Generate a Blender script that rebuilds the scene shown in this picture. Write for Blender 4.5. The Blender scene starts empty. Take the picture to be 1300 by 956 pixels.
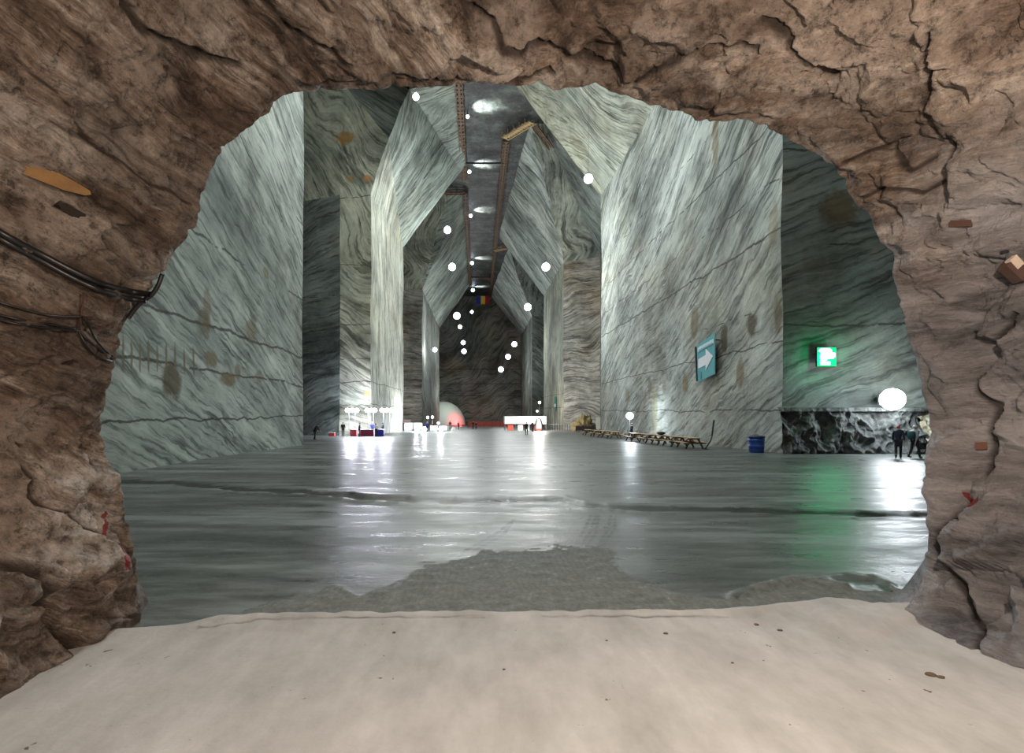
import bpy, bmesh, math, random
from mathutils import Vector, Matrix, noise
random.seed(4)
C = bpy.context.scene.collection
F = 700.0; HX, HY = 605.0, 523.0; CAMZ = 2.4

def fz(Y):                      # the hall floor falls away gently towards the far end
    return -0.016*max(0.0, Y-28.0)
def W(px, py, Y):               # point of the measured view at distance Y
    return Vector(((px-HX)*Y/F, Y, CAMZ+(HY-py)*Y/F))

# ------------------------------------------------------------------ camera
cam = bpy.data.objects.new('camera', bpy.data.cameras.new('camera')); C.objects.link(cam)
cam.location = (0, 0, CAMZ); cam.rotation_euler = (math.radians(90), 0, 0)
cam.data.sensor_width = 36; cam.data.lens = 36*F/1300
cam.data.shift_x = (650-HX)/1300; cam.data.shift_y = (HY-478)/1300
cam.data.clip_end = 600; cam.data.clip_start = 0.05
sc = bpy.context.scene; sc.camera = cam
sc.view_settings.view_transform = 'Standard'; sc.view_settings.look = 'None'
sc.view_settings.gamma = 1; sc.view_settings.use_curve_mapping = False
sc.view_settings.exposure = 0.0
sc.cycles.max_bounces = 5; sc.cycles.diffuse_bounces = 3; sc.cycles.glossy_bounces = 3; sc.cycles.transmission_bounces = 2
w = bpy.data.worlds.new('cave_dark'); sc.world = w; w.use_nodes = True
w.node_tree.nodes['Background'].inputs[0].default_value = (0.6, 0.75, 0.8, 1)
w.node_tree.nodes['Background'].inputs[1].default_value = 0.0

# ------------------------------------------------------------------ shader helpers
class NT:
    def __init__(s, name):
        s.m = bpy.data.materials.new(name); s.m.use_nodes = True
        s.t = s.m.node_tree; s.N = s.t.nodes; s.L = s.t.links
        s.b = s.N['Principled BSDF']
    def put(s, sock, v):
        if v is None: return
        if isinstance(v, bpy.types.NodeSocket): s.L.new(v, sock)
        else:
            if hasattr(sock, 'default_value'):
                try: sock.default_value = v
                except Exception:
                    sock.default_value = (v, v, v) if not hasattr(v, '__len__') else tuple(v)[:3]
    def math(s, op, a, b=None, c=None, clamp=False):
        n = s.N.new('ShaderNodeMath'); n.operation = op; n.use_clamp = clamp
        s.put(n.inputs[0], a); s.put(n.inputs[1], b); s.put(n.inputs[2], c); return n.outputs[0]
    def vmath(s, op, a, b=None, scale=None):
        n = s.N.new('ShaderNodeVectorMath'); n.operation = op
        s.put(n.inputs[0], a); s.put(n.inputs[1], b)
        if scale is not None: s.put(n.inputs['Scale'], scale)
        return n.outputs['Value'] if op in ('LENGTH', 'DOT_PRODUCT', 'DISTANCE') else n.outputs[0]
    def pos(s):
        if not hasattr(s, '_p'): s._p = s.N.new('ShaderNodeNewGeometry').outputs['Position']
        return s._p
    def sep(s, v):
        n = s.N.new('ShaderNodeSeparateXYZ'); s.put(n.inputs[0], v); return n.outputs
    def comb(s, x, y, z):
        n = s.N.new('ShaderNodeCombineXYZ'); s.put(n.inputs[0], x); s.put(n.inputs[1], y); s.put(n.inputs[2], z); return n.outputs[0]
    def noise(s, v, scale, detail=4, rough=.55, dist=0, color=False):
        n = s.N.new('ShaderNodeTexNoise'); s.put(n.inputs['Vector'], v); n.inputs['Scale'].default_value = scale
        n.inputs['Detail'].default_value = detail; n.inputs['Roughness'].default_value = rough
        n.inputs['Distortion'].default_value = dist
        return n.outputs['Color' if color else 'Fac']
    def ramp(s, f, stops, interp='LINEAR'):
        n = s.N.new('ShaderNodeValToRGB'); s.put(n.inputs[0], f); e = n.color_ramp; e.interpolation = interp
        while len(e.elements) < len(stops): e.elements.new(0.5)
        for k, (p, c) in enumerate(stops):
            e.elements[k].position = p; e.elements[k].color = (*c, 1) if hasattr(c, '__len__') else (c, c, c, 1)
        return n.outputs[0]
    def mix(s, f, a, b, mode='MIX'):
        n = s.N.new('ShaderNodeMix'); n.data_type = 'RGBA'; n.blend_type = mode
        s.put(n.inputs[0], f)
        for k, v in ((6, a), (7, b)):
            if isinstance(v, bpy.types.NodeSocket): s.L.new(v, n.inputs[k])
            else: n.inputs[k].default_value = (*v[:3], 1)
        return n.outputs[2]
    def sstep(s, v, lo, hi):      # 0 below lo, 1 above hi
        n = s.N.new('ShaderNodeMapRange'); n.interpolation_type = 'SMOOTHSTEP'
        s.put(n.inputs['Value'], v); n.inputs['From Min'].default_value = min(lo, hi); n.inputs['From Max'].default_value = max(lo, hi)
        n.inputs['To Min'].default_value = 0 if lo < hi else 1; n.inputs['To Max'].default_value = 1 if lo < hi else 0
        return n.outputs[0]
    def bump(s, h, strength=.5, dist=.1, normal=None):
        n = s.N.new('ShaderNodeBump'); s.put(n.inputs['Height'], h)
        n.inputs['Strength'].default_value = strength; n.inputs['Distance'].default_value = dist
        if normal is not None: s.L.new(normal, n.inputs['Normal'])
        return n.outputs[0]
    def attr(s, name):
        n = s.N.new('ShaderNodeAttribute'); n.attribute_name = name; return n
    def done(s, col, rough=.6, nrm=None, **kw):
        s.put(s.b.inputs['Base Color'], (*col[:3], 1) if not isinstance(col, bpy.types.NodeSocket) else col)
        s.put(s.b.inputs['Roughness'], rough)
        if nrm is not None: s.L.new(nrm, s.b.inputs['Normal'])
        for k, v in kw.items(): s.put(s.b.inputs[k.replace('_', ' ')], v)
        return s.m

def plain(name, col, rough=.6, metal=0.0, nscale=6, var=.25, emit=None, es=0):
    t = NT(name)
    n = t.noise(t.pos(), nscale, 5, .6)
    c = t.mix(t.math('MULTIPLY', n, 1.0, clamp=True), tuple(x*(1-var) for x in col), tuple(min(1, x*(1+var)) for x in col))
    m = t.done(c, rough, t.bump(n, .15, .02), Metallic=metal)
    if emit:
        t.b.inputs['Emission Color'].default_value = (*emit, 1); t.b.inputs['Emission Strength'].default_value = es
    return m
def glow(name, col, es):
    t = NT(name); t.b.inputs['Emission Color'].default_value = (*col, 1); t.b.inputs['Emission Strength'].default_value = es
    return t.done(col, .4)
def wood(name, a, b):
    t = NT(name); p = t.sep(t.pos())
    n = t.noise(t.comb(t.math('MULTIPLY', p[0], 6), t.math('MULTIPLY', p[1], 1.2), t.math('MULTIPLY', p[2], 6)), 1.0, 6, .65)
    return t.done(t.ramp(n, [(.3, a), (.7, b)]), .65, t.bump(n, .3, .02))

def salt(name, across, along, freq=.35, stretch=.12, warp=3.0, wscale=.05, fold=0.0, light=(.44, .48, .44), mid=(.27, .31, .29), dark=(.07, .085, .08),
         cut=(.42, .5, .58), warm=(.42, .38, .22), warmth=.25, seams=(), seam_slope=(0, 0), stains=(), knob=0.0, fine=(.12, 1.0), line=1.0, calm=None, fscale=.045, famp=26.0):
    """banded rock salt; across / along are world directions of the banding"""
    t = NT(name); P = t.pos()
    wv = t.vmath('SCALE', t.vmath('SUBTRACT', t.noise(P, wscale, 2, .5, color=True), (.5, .5, .5)), scale=warp*2)
    w2 = t.vmath('SCALE', t.vmath('SUBTRACT', t.noise(P, .45, 3, .6, color=True), (.5, .5, .5)), scale=.9)
    Q = t.vmath('ADD', t.vmath('ADD', P, wv), w2)
    a = Vector(across).normalized(); l = Vector(along).normalized(); o = a.cross(l).normalized()
    x = t.vmath('DOT_PRODUCT', Q, a); y = t.vmath('DOT_PRODUCT', Q, l); z = t.vmath('DOT_PRODUCT', Q, o)
    x0 = x
    if fold: x = t.math('ADD', x, t.math('MULTIPLY', t.noise(t.vmath('MULTIPLY', P, (1, 1, .55)), fscale, 2.2, .5), famp*fold))
    V = t.comb(t.math('MULTIPLY', x, freq), t.math('MULTIPLY', y, freq*stretch), t.math('MULTIPLY', z, freq*stretch))
    n = t.noise(V, 1.0, 7, .66)
    V3 = t.comb(t.math('MULTIPLY', x, freq*3.2), t.math('MULTIPLY', y, freq*.35), t.math('MULTIPLY', z, freq*.35))
    n3 = t.noise(V3, 1.0, 5, .62)
    lighter = tuple(min(.75, q*1.22) for q in light)
    col = t.ramp(n, [(cut[0]-.04, mid), (cut[1]-.01, tuple((m_+l_)/2 for m_, l_ in zip(mid, light))), (cut[1]+.04, light), (cut[2]+.06, lighter)])
    g2 = t.sstep(t.noise(P, .11, 4, .6), .36, .60)                     # where the dark streaks gather
    lines = t.math('MULTIPLY', t.sstep(n3, cut[0]+.045, cut[0]-.005), t.math('MULTIPLY_ADD', g2, .75, .25))
    if calm: lines = t.math('MULTIPLY', lines, t.math('MULTIPLY_ADD', t.sstep(t.math('ADD', t.sep(P)[2], t.math('MULTIPLY', t.noise(P, .12, 2), 14)), calm[0], calm[1]), 1-calm[2], calm[2]))
    col = t.mix(t.math('MULTIPLY', lines, min(1.0, .85*line)), col, dark)
    l2 = t.math('MULTIPLY', t.sstep(n, .40, .35), .8)
    col = t.mix(t.math('MULTIPLY', l2, min(1, line)), col, tuple(q*1.3 for q in dark))
    big = t.noise(P, .055, 4, .6)
    col = t.mix(t.math('MULTIPLY', t.sstep(big, .42, .68), warmth*2, clamp=True), col, warm, 'MIX') if warmth else col
    col = t.mix(t.sstep(t.noise(P, .13, 5, .7), .3, .75), t.mix(.45, col, (.12, .15, .14), 'MIX'), col)
    # fine grain along the banding
    V2 = t.comb(t.math('MULTIPLY', x, freq*10), t.math('MULTIPLY', y, freq*.9), t.math('MULTIPLY', z, freq*.9))
    g = t.noise(V2, 1.0, 5, .65)
    col = t.mix(1.0, col, t.ramp(g, [(.38, .42), (.47, .92), (.62, 1.2)]), 'MULTIPLY')
    # thin dark veins
    vn = t.math('ABSOLUTE', t.math('SUBTRACT', t.noise(V, .9, 5, .6), .5))
    vn = t.math('MULTIPLY', t.sstep(vn, .012, .003), t.sstep(t.noise(P, .12, 2), .5, .62))
    col = t.mix(t.math('MULTIPLY', vn, .75), col, (.045, .05, .05))
    pz = t.sep(P)
    wob = t.math('MULTIPLY', t.math('SUBTRACT', t.noise(P, .22, 5, .65), .5), 1.1)
    zz = t.math('ADD', t.math('ADD', pz[2], wob), t.math('MULTIPLY', pz[1], seam_slope[1]))
    gate = t.noise(P, .33, 4, .7)
    h = None
    for (sz, thick, hard) in seams:
        d = t.math('ABSOLUTE', t.math('SUBTRACT', zz, sz))
        k = t.math('MULTIPLY', t.sstep(d, thick*.75, thick*.25), t.sstep(gate, .62-hard*.35, .70-hard*.35))
        col = t.mix(t.math('MULTIPLY', k, .85), col, (.035, .035, .03))
    sn_ = t.math('MULTIPLY', t.math('SUBTRACT', t.noise(P, 1.3, 6, .75), .5), 1.3)
    for (c, r, tone, st) in stains:
        dv = t.vmath('DIVIDE', t.vmath('SUBTRACT', P, tuple(c)), tuple(r))
        d = t.math('ADD', t.vmath('LENGTH', dv), sn_)
        col = t.mix(t.math('MULTIPLY', t.sstep(d, 1.05, .55), st), col, tone)
    hgt = t.math('ADD', n, t.math('MULTIPLY', g, .5))
    nr = t.bump(hgt, .4, fine[0])
    col = t.mix(1.0, col, t.ramp(t.noise(P, .10, 6, .7), [(.36, .5), (.5, .95), (.64, 1.25)]), 'MULTIPLY')
    if knob:
        nr = t.bump(t.noise(P, .8, 6, .7), knob, .5, nr)
    return t.done(col, .78, nr, Specular_IOR_Level=.22)

# ------------------------------------------------------------------ object helpers
def obj(name, bm, mats, parent=None, smooth=False):
    me = bpy.data.meshes.new(name); bm.to_mesh(me); bm.free()
    for m in (mats if isinstance(mats, (list, tuple)) else [mats]): me.materials.append(m)
    if smooth:
        for p in me.polygons: p.use_smooth = True
    o = bpy.data.objects.new(name, me); C.objects.link(o)
    if parent is not None: o.parent = parent
    return o
def tag(o, label=None, cat=None, group=None, kind=None):
    if label: o['label'] = label
    if cat: o['category'] = cat
    if group: o['group'] = group
    if kind: o['kind'] = kind
    return o
def thing(name, label, cat, loc, rz=0, group=None):
    o = bpy.data.objects.new(name, None); C.objects.link(o); o.empty_display_size = .2
    o.location = loc; o.rotation_euler = (0, 0, rz)
    return tag(o, label, cat, group)
def copy_tree(o, parent=None):
    c = o.copy(); C.objects.link(c); c.parent = parent
    for ch in list(o.children): copy_tree(ch, c)
    return c
def box(bm, c, s, rot=None, mi=0):
    M = Matrix.Translation(c) @ (rot if rot is not None else Matrix.Identity(4)) @ Matrix.Diagonal((*s, 1))
    r = bmesh.ops.create_cube(bm, size=1, matrix=M)
    fs = {f for v in r['verts'] for f in v.link_faces}
    for f in fs: f.material_index = mi
    return r['verts']
def bar(bm, a, b, wx, wz=None, mi=0):
    a, b = Vector(a), Vector(b); d = b-a
    q = d.to_track_quat('Y', 'Z').to_matrix().to_4x4()
    box(bm, (a+b)/2, (wx, d.length, wz or wx), q, mi)
def tube(bm, pts, r, seg=10, caps=True):
    rings = []; pts = [Vector(p) for p in pts]
    for k, p in enumerate(pts):
        d = (pts[min(k+1, len(pts)-1)]-pts[max(k-1, 0)]).normalized()
        u = d.cross(Vector((0, 0, 1))); u = u.normalized() if u.length > 1e-3 else Vector((1, 0, 0)); v = d.cross(u)
        rr = r[k] if hasattr(r, '__len__') else r
        rings.append([bm.verts.new(p+(u*math.cos(q)+v*math.sin(q))*rr) for q in [2*math.pi*i/seg for i in range(seg)]])
    for A, B in zip(rings, rings[1:]):
        for i in range(seg): bm.faces.new((A[i], A[(i+1) % seg], B[(i+1) % seg], B[i]))
    if caps: bm.faces.new(rings[0]); bm.faces.new(rings[-1][::-1])
def lathe(bm, prof, seg=24, c=(0, 0, 0)):
    c = Vector(c); rings = []
    for (r, z) in prof:
        rings.append([bm.verts.new(c+Vector((r*math.cos(2*math.pi*i/seg), r*math.sin(2*math.pi*i/seg), z))) for i in range(seg)])
    for A, B in zip(rings, rings[1:]):
        for i in range(seg): bm.faces.new((A[i], A[(i+1) % seg], B[(i+1) % seg], B[i]))
    bm.faces.new(rings[0][::-1]); bm.faces.new(rings[-1])
def spline(pts, n=8):
    pts = [Vector(p) for p in pts]; out = []
    P = [pts[0]*2-pts[1]]+pts+[pts[-1]*2-pts[-2]]
    for i in range(1, len(P)-2):
        for k in range(n):
            t = k/n; a, b, c, d = P[i-1], P[i], P[i+1], P[i+2]
            out.append(.5*((2*b)+(c-a)*t+(2*a-5*b+4*c-d)*t*t+(3*b-a-3*c+d)*t**3))
    out.append(pts[-1]); return out
def inpoly(x, y, poly):
    r = False; j = len(poly)-1
    for i in range(len(poly)):
        xi, yi = poly[i]; xj, yj = poly[j]
        if (yi > y) != (yj > y) and x < (xj-xi)*(y-yi)/(yj-yi)+xi: r = not r
        j = i
    return r
def dline(x, y, pl):
    best = 1e9
    for (x0, y0), (x1, y1) in zip(pl, pl[1:]):
        dx, dy = x1-x0, y1-y0; q = max(0, min(1, ((x-x0)*dx+(y-y0)*dy)/(dx*dx+dy*dy+1e-9)))
        best = min(best, math.hypot(x-x0-q*dx, y-y0-q*dy))
    return best

def patch(bm, P, mi=0, step=2.0):
    """bilinear patch over 3 or 4 corners"""
    P = [Vector(p) for p in P]
    if len(P) == 3: P = [P[0], P[1], P[2], P[2]]
    nu = max(1, round(max((P[1]-P[0]).length, (P[2]-P[3]).length)/step)); nv = max(1, round(max((P[3]-P[0]).length, (P[2]-P[1]).length)/step))
    nu = min(nu, 60); nv = min(nv, 60)
    g = [[bm.verts.new((P[0]*(1-i/nu)+P[1]*(i/nu))*(1-j/nv)+(P[3]*(1-i/nu)+P[2]*(i/nu))*(j/nv)) for i in range(nu+1)] for j in range(nv+1)]
    for j in range(nv):
        for i in range(nu):
            f = bm.faces.new((g[j][i], g[j][i+1], g[j+1][i+1], g[j+1][i])); f.material_index = mi
def rocky(bm, amp=.16, sc_=.16):
    bmesh.ops.remove_doubles(bm, verts=bm.verts, dist=.01)
    for v in bm.verts:
        p = v.co.copy()
        v.co += (noise.noise_vector(p*sc_)*amp + noise.noise_vector(p*.6+Vector((9, 3, 1)))*amp*.3)
    bmesh.ops.recalc_face_normals(bm, faces=bm.faces)

# ------------------------------------------------------------------ salt materials, one per cut face
XL, XR, TOP = -14.0, 18.3, 50.5
brown = (.07, .05, .022); ochre = (.15, .11, .045)
def onL(px, py):  # stain centre on the left wall plane
    Y = XL*F/(px-HX); return (XL, Y, CAMZ+(HY-py)*Y/F)
def onR(px, py):
    Y = XR*F/(px-HX); return (XR, Y, CAMZ+(HY-py)*Y/F)
stL = [(onL(218, 484), (1, .95, 1.0), brown, .85), (onL(259, 410), (1, .8, 1.0), (.09, .08, .04), .6), (onL(318, 420), (1, .9, .9), ochre, .6),
       (onL(290, 482), (1, 1.2, .45), ochre, .8), (onL(263, 392), (1, .5, 1.5), ochre, .5), (onL(338, 346), (1, .7, .5), ochre, .6), (onL(330, 478), (1, .9, .5), ochre, .5),
       (onL(268, 456), (1, .8, .6), ochre, .7), (onL(303, 472), (1, .5, .6), ochre, .6)]
for k in range(9):
    stL.append((onL(155+k*11.4, 449+k*1.2), (1, .11, .85), (.14, .11, .06), .8))
stR = [(onR(882, 410), (1, 1.0, 1.6), ochre, .75), (onR(920, 430), (1, .7, 1.3), brown, .85), (onR(955, 412), (1, .8, 1.0), brown, .85), (onR(940, 474), (1, .7, 1.2), ochre, .7),
       (onR(870, 487), (1, .8, 1.3), ochre, .8), (onR(824, 492), (1, .8, 1.1), ochre, .6), (onR(842, 490), (1, .7, .9), ochre, .45), (onR(797, 502), (1, 1.2, 1.2), ochre, .6),
       (onR(830, 525), (1, 1.2, 4.2), (.25, .23, .13), .55), (onR(818, 508), (1, .8, 1.2), ochre, .4), (onR(988, 402), (1, .6, 1.2), ochre, .7), (onR(983, 290), (1, .7, 1.8), ochre, .5), (onR(908, 180), (1, .7, 2.4), ochre, .6)]
mL1 = salt('salt_left', (0, -.39, -.92), (0, -.92, .39), freq=.32, stretch=.07, warp=1.2, wscale=.03, light=(.42, .47, .435), mid=(.27, .315, .295), dark=(.07, .09, .085), warmth=.06,
           seams=((6.9, .16, 1.0), (4.55, .13, .8), (2.05, .10, 1.3), (11.4, .13, .4), (17.5, .12, .3)), stains=stL, line=.6)
mR1 = salt('salt_right', (0, .425, .905), (0, -.905, .425), freq=.30, stretch=.11, warp=5.5, wscale=.03, light=(.46, .50, .47), mid=(.30, .33, .31), dark=(.06, .07, .07), warmth=.22,
           seams=((2.5, .09, .7), (6.6, .09, .75), (9.0, .08, .35), (13.4, .13, 1.0), (16.5, .10, .5), (20.2, .12, .6), (24, .1, .4)), stains=stR, knob=.25, calm=(15, 24, .30))
mRflare = salt('salt_right_slope', (.2, .92, -.3), (.75, .05, .75), freq=.32, stretch=.08, warp=2.0, wscale=.06, fold=.8, light=(.47, .50, .42), mid=(.36, .39, .33), dark=(.10, .11, .09), warmth=.2)
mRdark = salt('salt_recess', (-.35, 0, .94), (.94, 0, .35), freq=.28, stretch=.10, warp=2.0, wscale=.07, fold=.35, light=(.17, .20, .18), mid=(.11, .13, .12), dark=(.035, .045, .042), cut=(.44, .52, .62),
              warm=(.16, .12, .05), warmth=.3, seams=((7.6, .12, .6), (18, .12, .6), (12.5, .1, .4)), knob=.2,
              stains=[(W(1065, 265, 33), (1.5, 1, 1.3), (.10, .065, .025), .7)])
mFront = salt('salt_swirled', (.75, .0, .66), (-.66, 0, .75), freq=.26, stretch=.06, warp=2.0, wscale=.035, fold=1.0, light=(.44, .45, .35), mid=(.30, .32, .25), dark=(.07, .08, .06), warmth=.15,
              seams=((6.4, .13, .9), (9.5, .1, .6), (14, .1, .6), (22, .1, .5), (31, .12, .8), (3.2, .1, .6)), warm=(.36, .29, .14),
              stains=[(W(436, 174, 73), (1.7, 1, 1.1), (.3, .15, .03), .8), (W(466, 226, 73), (.7, 1, .5), (.35, .15, .04), .8), (W(468, 500, 73), (.7, 1, .5), (.3, .2, .08), .8),
                      (W(394, 254, 73), (.8, 1, .8), (.25, .17, .05), .6), (W(424, 220, 73), (1, 1, .5), (.25, .15, .05), .6), (W(443, 226, 73), (.8, 1, .5), (.25, .15, .05), .6)])
mLside = salt('salt_fluted', (0, .9, .25), (0, -.25, .95), freq=.34, stretch=.08, warp=1.0, light=(.50, .51, .42), mid=(.38, .40, .34), dark=(.12, .14, .12), warmth=.15, seams=((6.4, .1, .7), (3.4, .1, .7)))
mLflare = salt('salt_slope_left', (.3, .90, -.25), (.68, .05, .72), freq=.24, stretch=.08, warp=2, wscale=.045, fold=.7, light=(.36, .42, .38), mid=(.26, .285, .255), dark=(.065, .075, .07), warmth=.1)
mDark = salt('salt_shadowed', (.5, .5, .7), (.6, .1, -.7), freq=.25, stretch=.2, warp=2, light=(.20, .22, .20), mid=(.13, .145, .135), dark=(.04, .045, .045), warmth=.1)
mWave = salt('salt_wavy', (.72, .2, .66), (.66, .1, -.74), freq=.26, stretch=.05, warp=2.2, wscale=.07, fold=.8, line=1.3, light=(.44, .46, .38), mid=(.30, .32, .27), dark=(.06, .07, .06), warmth=.12)
mPale = salt('salt_pale_slope', (.55, .75, .3), (.6, .15, -.78), freq=.22, stretch=.08, warp=2.5, wscale=.05, fold=.35, light=(.52, .56, .52), mid=(.36, .41, .39), dark=(.10, .13, .13), warmth=.08)
mRed = salt('salt_rusty', (.1, 0, 1), (1, 0, -.1), freq=.28, stretch=.06, warp=3, wscale=.06, fold=.7, light=(.50, .47, .42), mid=(.38, .35, .30), dark=(.12, .09, .08), warm=(.38, .24, .10), warmth=.25,
            seams=((5, .12, .8), (9, .12, .7), (13, .1, .6), (17, .12, .8), (24, .1, .5)))
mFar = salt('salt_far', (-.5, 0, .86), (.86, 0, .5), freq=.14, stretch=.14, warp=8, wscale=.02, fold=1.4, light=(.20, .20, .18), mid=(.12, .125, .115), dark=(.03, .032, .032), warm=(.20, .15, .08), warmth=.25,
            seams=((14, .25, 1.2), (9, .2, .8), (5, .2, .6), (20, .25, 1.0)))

def struct(name, bm, mats):
    return tag(obj(name, bm, mats), kind='structure')

# ------------------------------------------------------------------ left pillars
B = -6.0
bm = bmesh.new()
patch(bm, [(XL, 6.8, B), (XL, 44.5, B), (XL, 44.5, 34), (XL, 6.8, 34)], 0, 1.5)
patch(bm, [(XL, 6.8, 34), (XL, 44.5, 34), (-2.6, 44.5, TOP), (-2.6, 6.8, TOP)], 1, 2)
patch(bm, [(XL, 44.5, B), (-42, 44.5, B), (-42, 44.5, 34), (XL, 44.5, 34)], 2, 4)
patch(bm, [(XL, 44.5, 34), (-42, 44.5, 34), (-42, 44.5, TOP), (-2.6, 44.5, TOP)], 2, 4)
rocky(bm); struct('wall_left', bm, [mL1, mLflare, mFront])
A = Vector((-11.7, 73, 38.7)); Bp = Vector((-9.8, 80, 49.2)); K = (-18.2, 73.5, 31.3)
bm = bmesh.new()
patch(bm, [(XL, 73, B), (XL, 73, 31.3), K, (-18.2, 73.5, B)], 0)
patch(bm, [(-18.2, 73.5, B), K, (-40, 82, 31.3), (-40, 82, B)], 4)  # darker salt puts the shade of this receding face into the colour
patch(bm, [(XL, 73, 31.3), A, (-17.2, 73, 45.2), K], 0)
patch(bm, [K, (-17.2, 73, 45.2), (-40, 76, 51.5), (-40, 82, 31.3)], 0)
patch(bm, [(-17.2, 73, 45.2), A, Bp, (-24, 80, 56)], 3)
patch(bm, [(-17.2, 73, 45.2), (-24, 80, 56), (-40, 76, 51.5)], 3)
patch(bm, [(XL, 73, B), (XL, 105, B), (XL, 105, 33.7), (XL, 73, 31.3)], 1, 1.5)
patch(bm, [(XL, 73, 31.3), (XL, 105, 33.7), A], 1)
patch(bm, [A, (XL, 105, 33.7), (-3.0, 105, 48.2), Bp], 2)
patch(bm, [Bp, (-3.0, 105, 48.2), (-2.2, 104.5, 49.3), (-2.2, 78, 49.7)], 2)
patch(bm, [Bp, (-2.2, 78, 49.7), (-2.2, 78, 51), (-9.8, 80, 51)], 2)
patch(bm, [(-2.2, 78, 49.7), (-2.2, 104.5, 49.3), (-2.2, 104.5, 51), (-2.2, 78, 51)], 2)
patch(bm, [(XL, 105, B), (-42, 105, B), (-42, 105, 33.7), (XL, 105, 33.7)], 3, 4)
patch(bm, [(XL, 105, 33.7), (-42, 105, 33.7), (-42, 105, TOP), (-3.0, 105, 48.2)], 3, 4)
rocky(bm); struct('wall_left_middle', bm, [mFront, mLside, mLflare, mDark, mRdark])
bm = bmesh.new()
patch(bm, [(XL, 142, B), (XL, 142, 34), (-26, 142, 34), (-26, 142, B)], 0)
patch(bm, [(XL, 142, 34), (-6, 119, TOP), (-10, 119, TOP), (-26, 142, 34)], 4)
patch(bm, [(-26, 105, B), (-26, 142, B), (-26, 142, 34), (-26, 105, 34)], 2)
patch(bm, [(-26, 105, 34), (-26, 142, 34), (-10, 119, TOP), (-10, 105, TOP)], 2)
patch(bm, [(XL, 142, B), (XL, 208, B), (XL, 208, 34), (XL, 142, 34)], 1)
patch(bm, [(XL, 142, 34), (XL, 208, 34), (-2.4, 208, TOP), (-2.4, 119.5, TOP)], 3)
patch(bm, [(XL, 142, 34), (-2.4, 119.5, TOP), (-6, 119, TOP)], 3)
patch(bm, [(XL, 208, B), (-42, 208, B), (-42, 208, 34), (XL, 208, 34)], 2, 4)
patch(bm, [(XL, 208, 34), (-42, 208, 34), (-42, 208, TOP), (-2.4, 208, TOP)], 2, 4)
rocky(bm, .25); struct('wall_left_far', bm, [mRed, mDark, mDark, mLflare, mFront])

# ------------------------------------------------------------------ right pillars
bm = bmesh.new()
patch(bm, [(XR, 33, B), (XR, 81, B), (XR, 81, 34), (XR, 33, 34)], 0, 1.2)
patch(bm, [(XR, 33, 34), (XR, 81, 34), (5.6, 81, TOP), (5.6, 33, TOP)], 1, 1.5)
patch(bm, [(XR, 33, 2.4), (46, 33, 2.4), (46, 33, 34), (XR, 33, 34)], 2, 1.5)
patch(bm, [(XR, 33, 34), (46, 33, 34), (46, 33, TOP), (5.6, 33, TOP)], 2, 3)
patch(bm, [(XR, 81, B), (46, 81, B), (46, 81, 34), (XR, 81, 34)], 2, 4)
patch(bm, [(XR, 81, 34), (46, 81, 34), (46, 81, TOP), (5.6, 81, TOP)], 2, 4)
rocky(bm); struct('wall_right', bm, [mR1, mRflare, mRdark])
Kc = Vector((10.9, 91, TOP)); Q1 = (26, 115, 35)
bm = bmesh.new()
patch(bm, [(XR, 116, B), (26, 116, B), (26, 116, 35), (XR, 116, 34)], 0)
patch(bm, [(XR, 116, 34), (26, 116, 35), Kc, (8.8, 91, TOP)], 1, 1.5)
patch(bm, [(XR, 116, B), (XR, 150, B), (XR, 150, 34), (XR, 116, 34)], 2)
patch(bm, [(8.8, 91, TOP), (XR, 116, 34), (XR, 150, 34), (5.6, 150, TOP)], 3, 1.5)
patch(bm, [(8.8, 91, TOP), (5.6, 150, TOP), (5.2, 94.5, TOP)], 3)
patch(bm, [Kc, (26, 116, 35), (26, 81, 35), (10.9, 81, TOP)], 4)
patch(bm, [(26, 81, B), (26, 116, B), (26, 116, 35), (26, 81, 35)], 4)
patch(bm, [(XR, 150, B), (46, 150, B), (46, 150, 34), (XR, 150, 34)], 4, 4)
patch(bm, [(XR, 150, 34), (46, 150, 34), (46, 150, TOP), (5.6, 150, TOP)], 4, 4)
rocky(bm); struct('wall_right_middle', bm, [mRed, mWave, mLside, mPale, mDark])
bm = bmesh.new()
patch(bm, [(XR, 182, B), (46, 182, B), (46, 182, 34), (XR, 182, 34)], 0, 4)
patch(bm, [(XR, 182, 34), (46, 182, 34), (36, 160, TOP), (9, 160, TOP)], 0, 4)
patch(bm, [(XR, 182, B), (XR, 228, B), (XR, 228, 34), (XR, 182, 34)], 0, 3)
patch(bm, [(9, 160, TOP), (XR, 182, 34), (XR, 228, 34), (5.6, 228, TOP)], 1, 2)
patch(bm, [(9, 160, TOP), (5.6, 228, TOP), (5.4, 161, TOP)], 1)
patch(bm, [(26, 116, B), (46, 150, B), (46, 150, TOP), (26, 116, TOP)], 0, 6)
patch(bm, [(46, 150, B), (46, 182, B), (46, 182, TOP), (46, 150, TOP)], 0, 6)
rocky(bm, .25); struct('wall_right_far', bm, [mDark, mPale])
bm = bmesh.new()
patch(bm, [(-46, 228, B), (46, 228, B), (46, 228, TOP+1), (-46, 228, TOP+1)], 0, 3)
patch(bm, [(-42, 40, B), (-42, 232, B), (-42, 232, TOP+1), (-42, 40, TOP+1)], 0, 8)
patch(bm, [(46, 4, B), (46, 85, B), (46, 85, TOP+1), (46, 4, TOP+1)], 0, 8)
rocky(bm, .5, .08); struct('wall_end', bm, [mFar])

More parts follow.
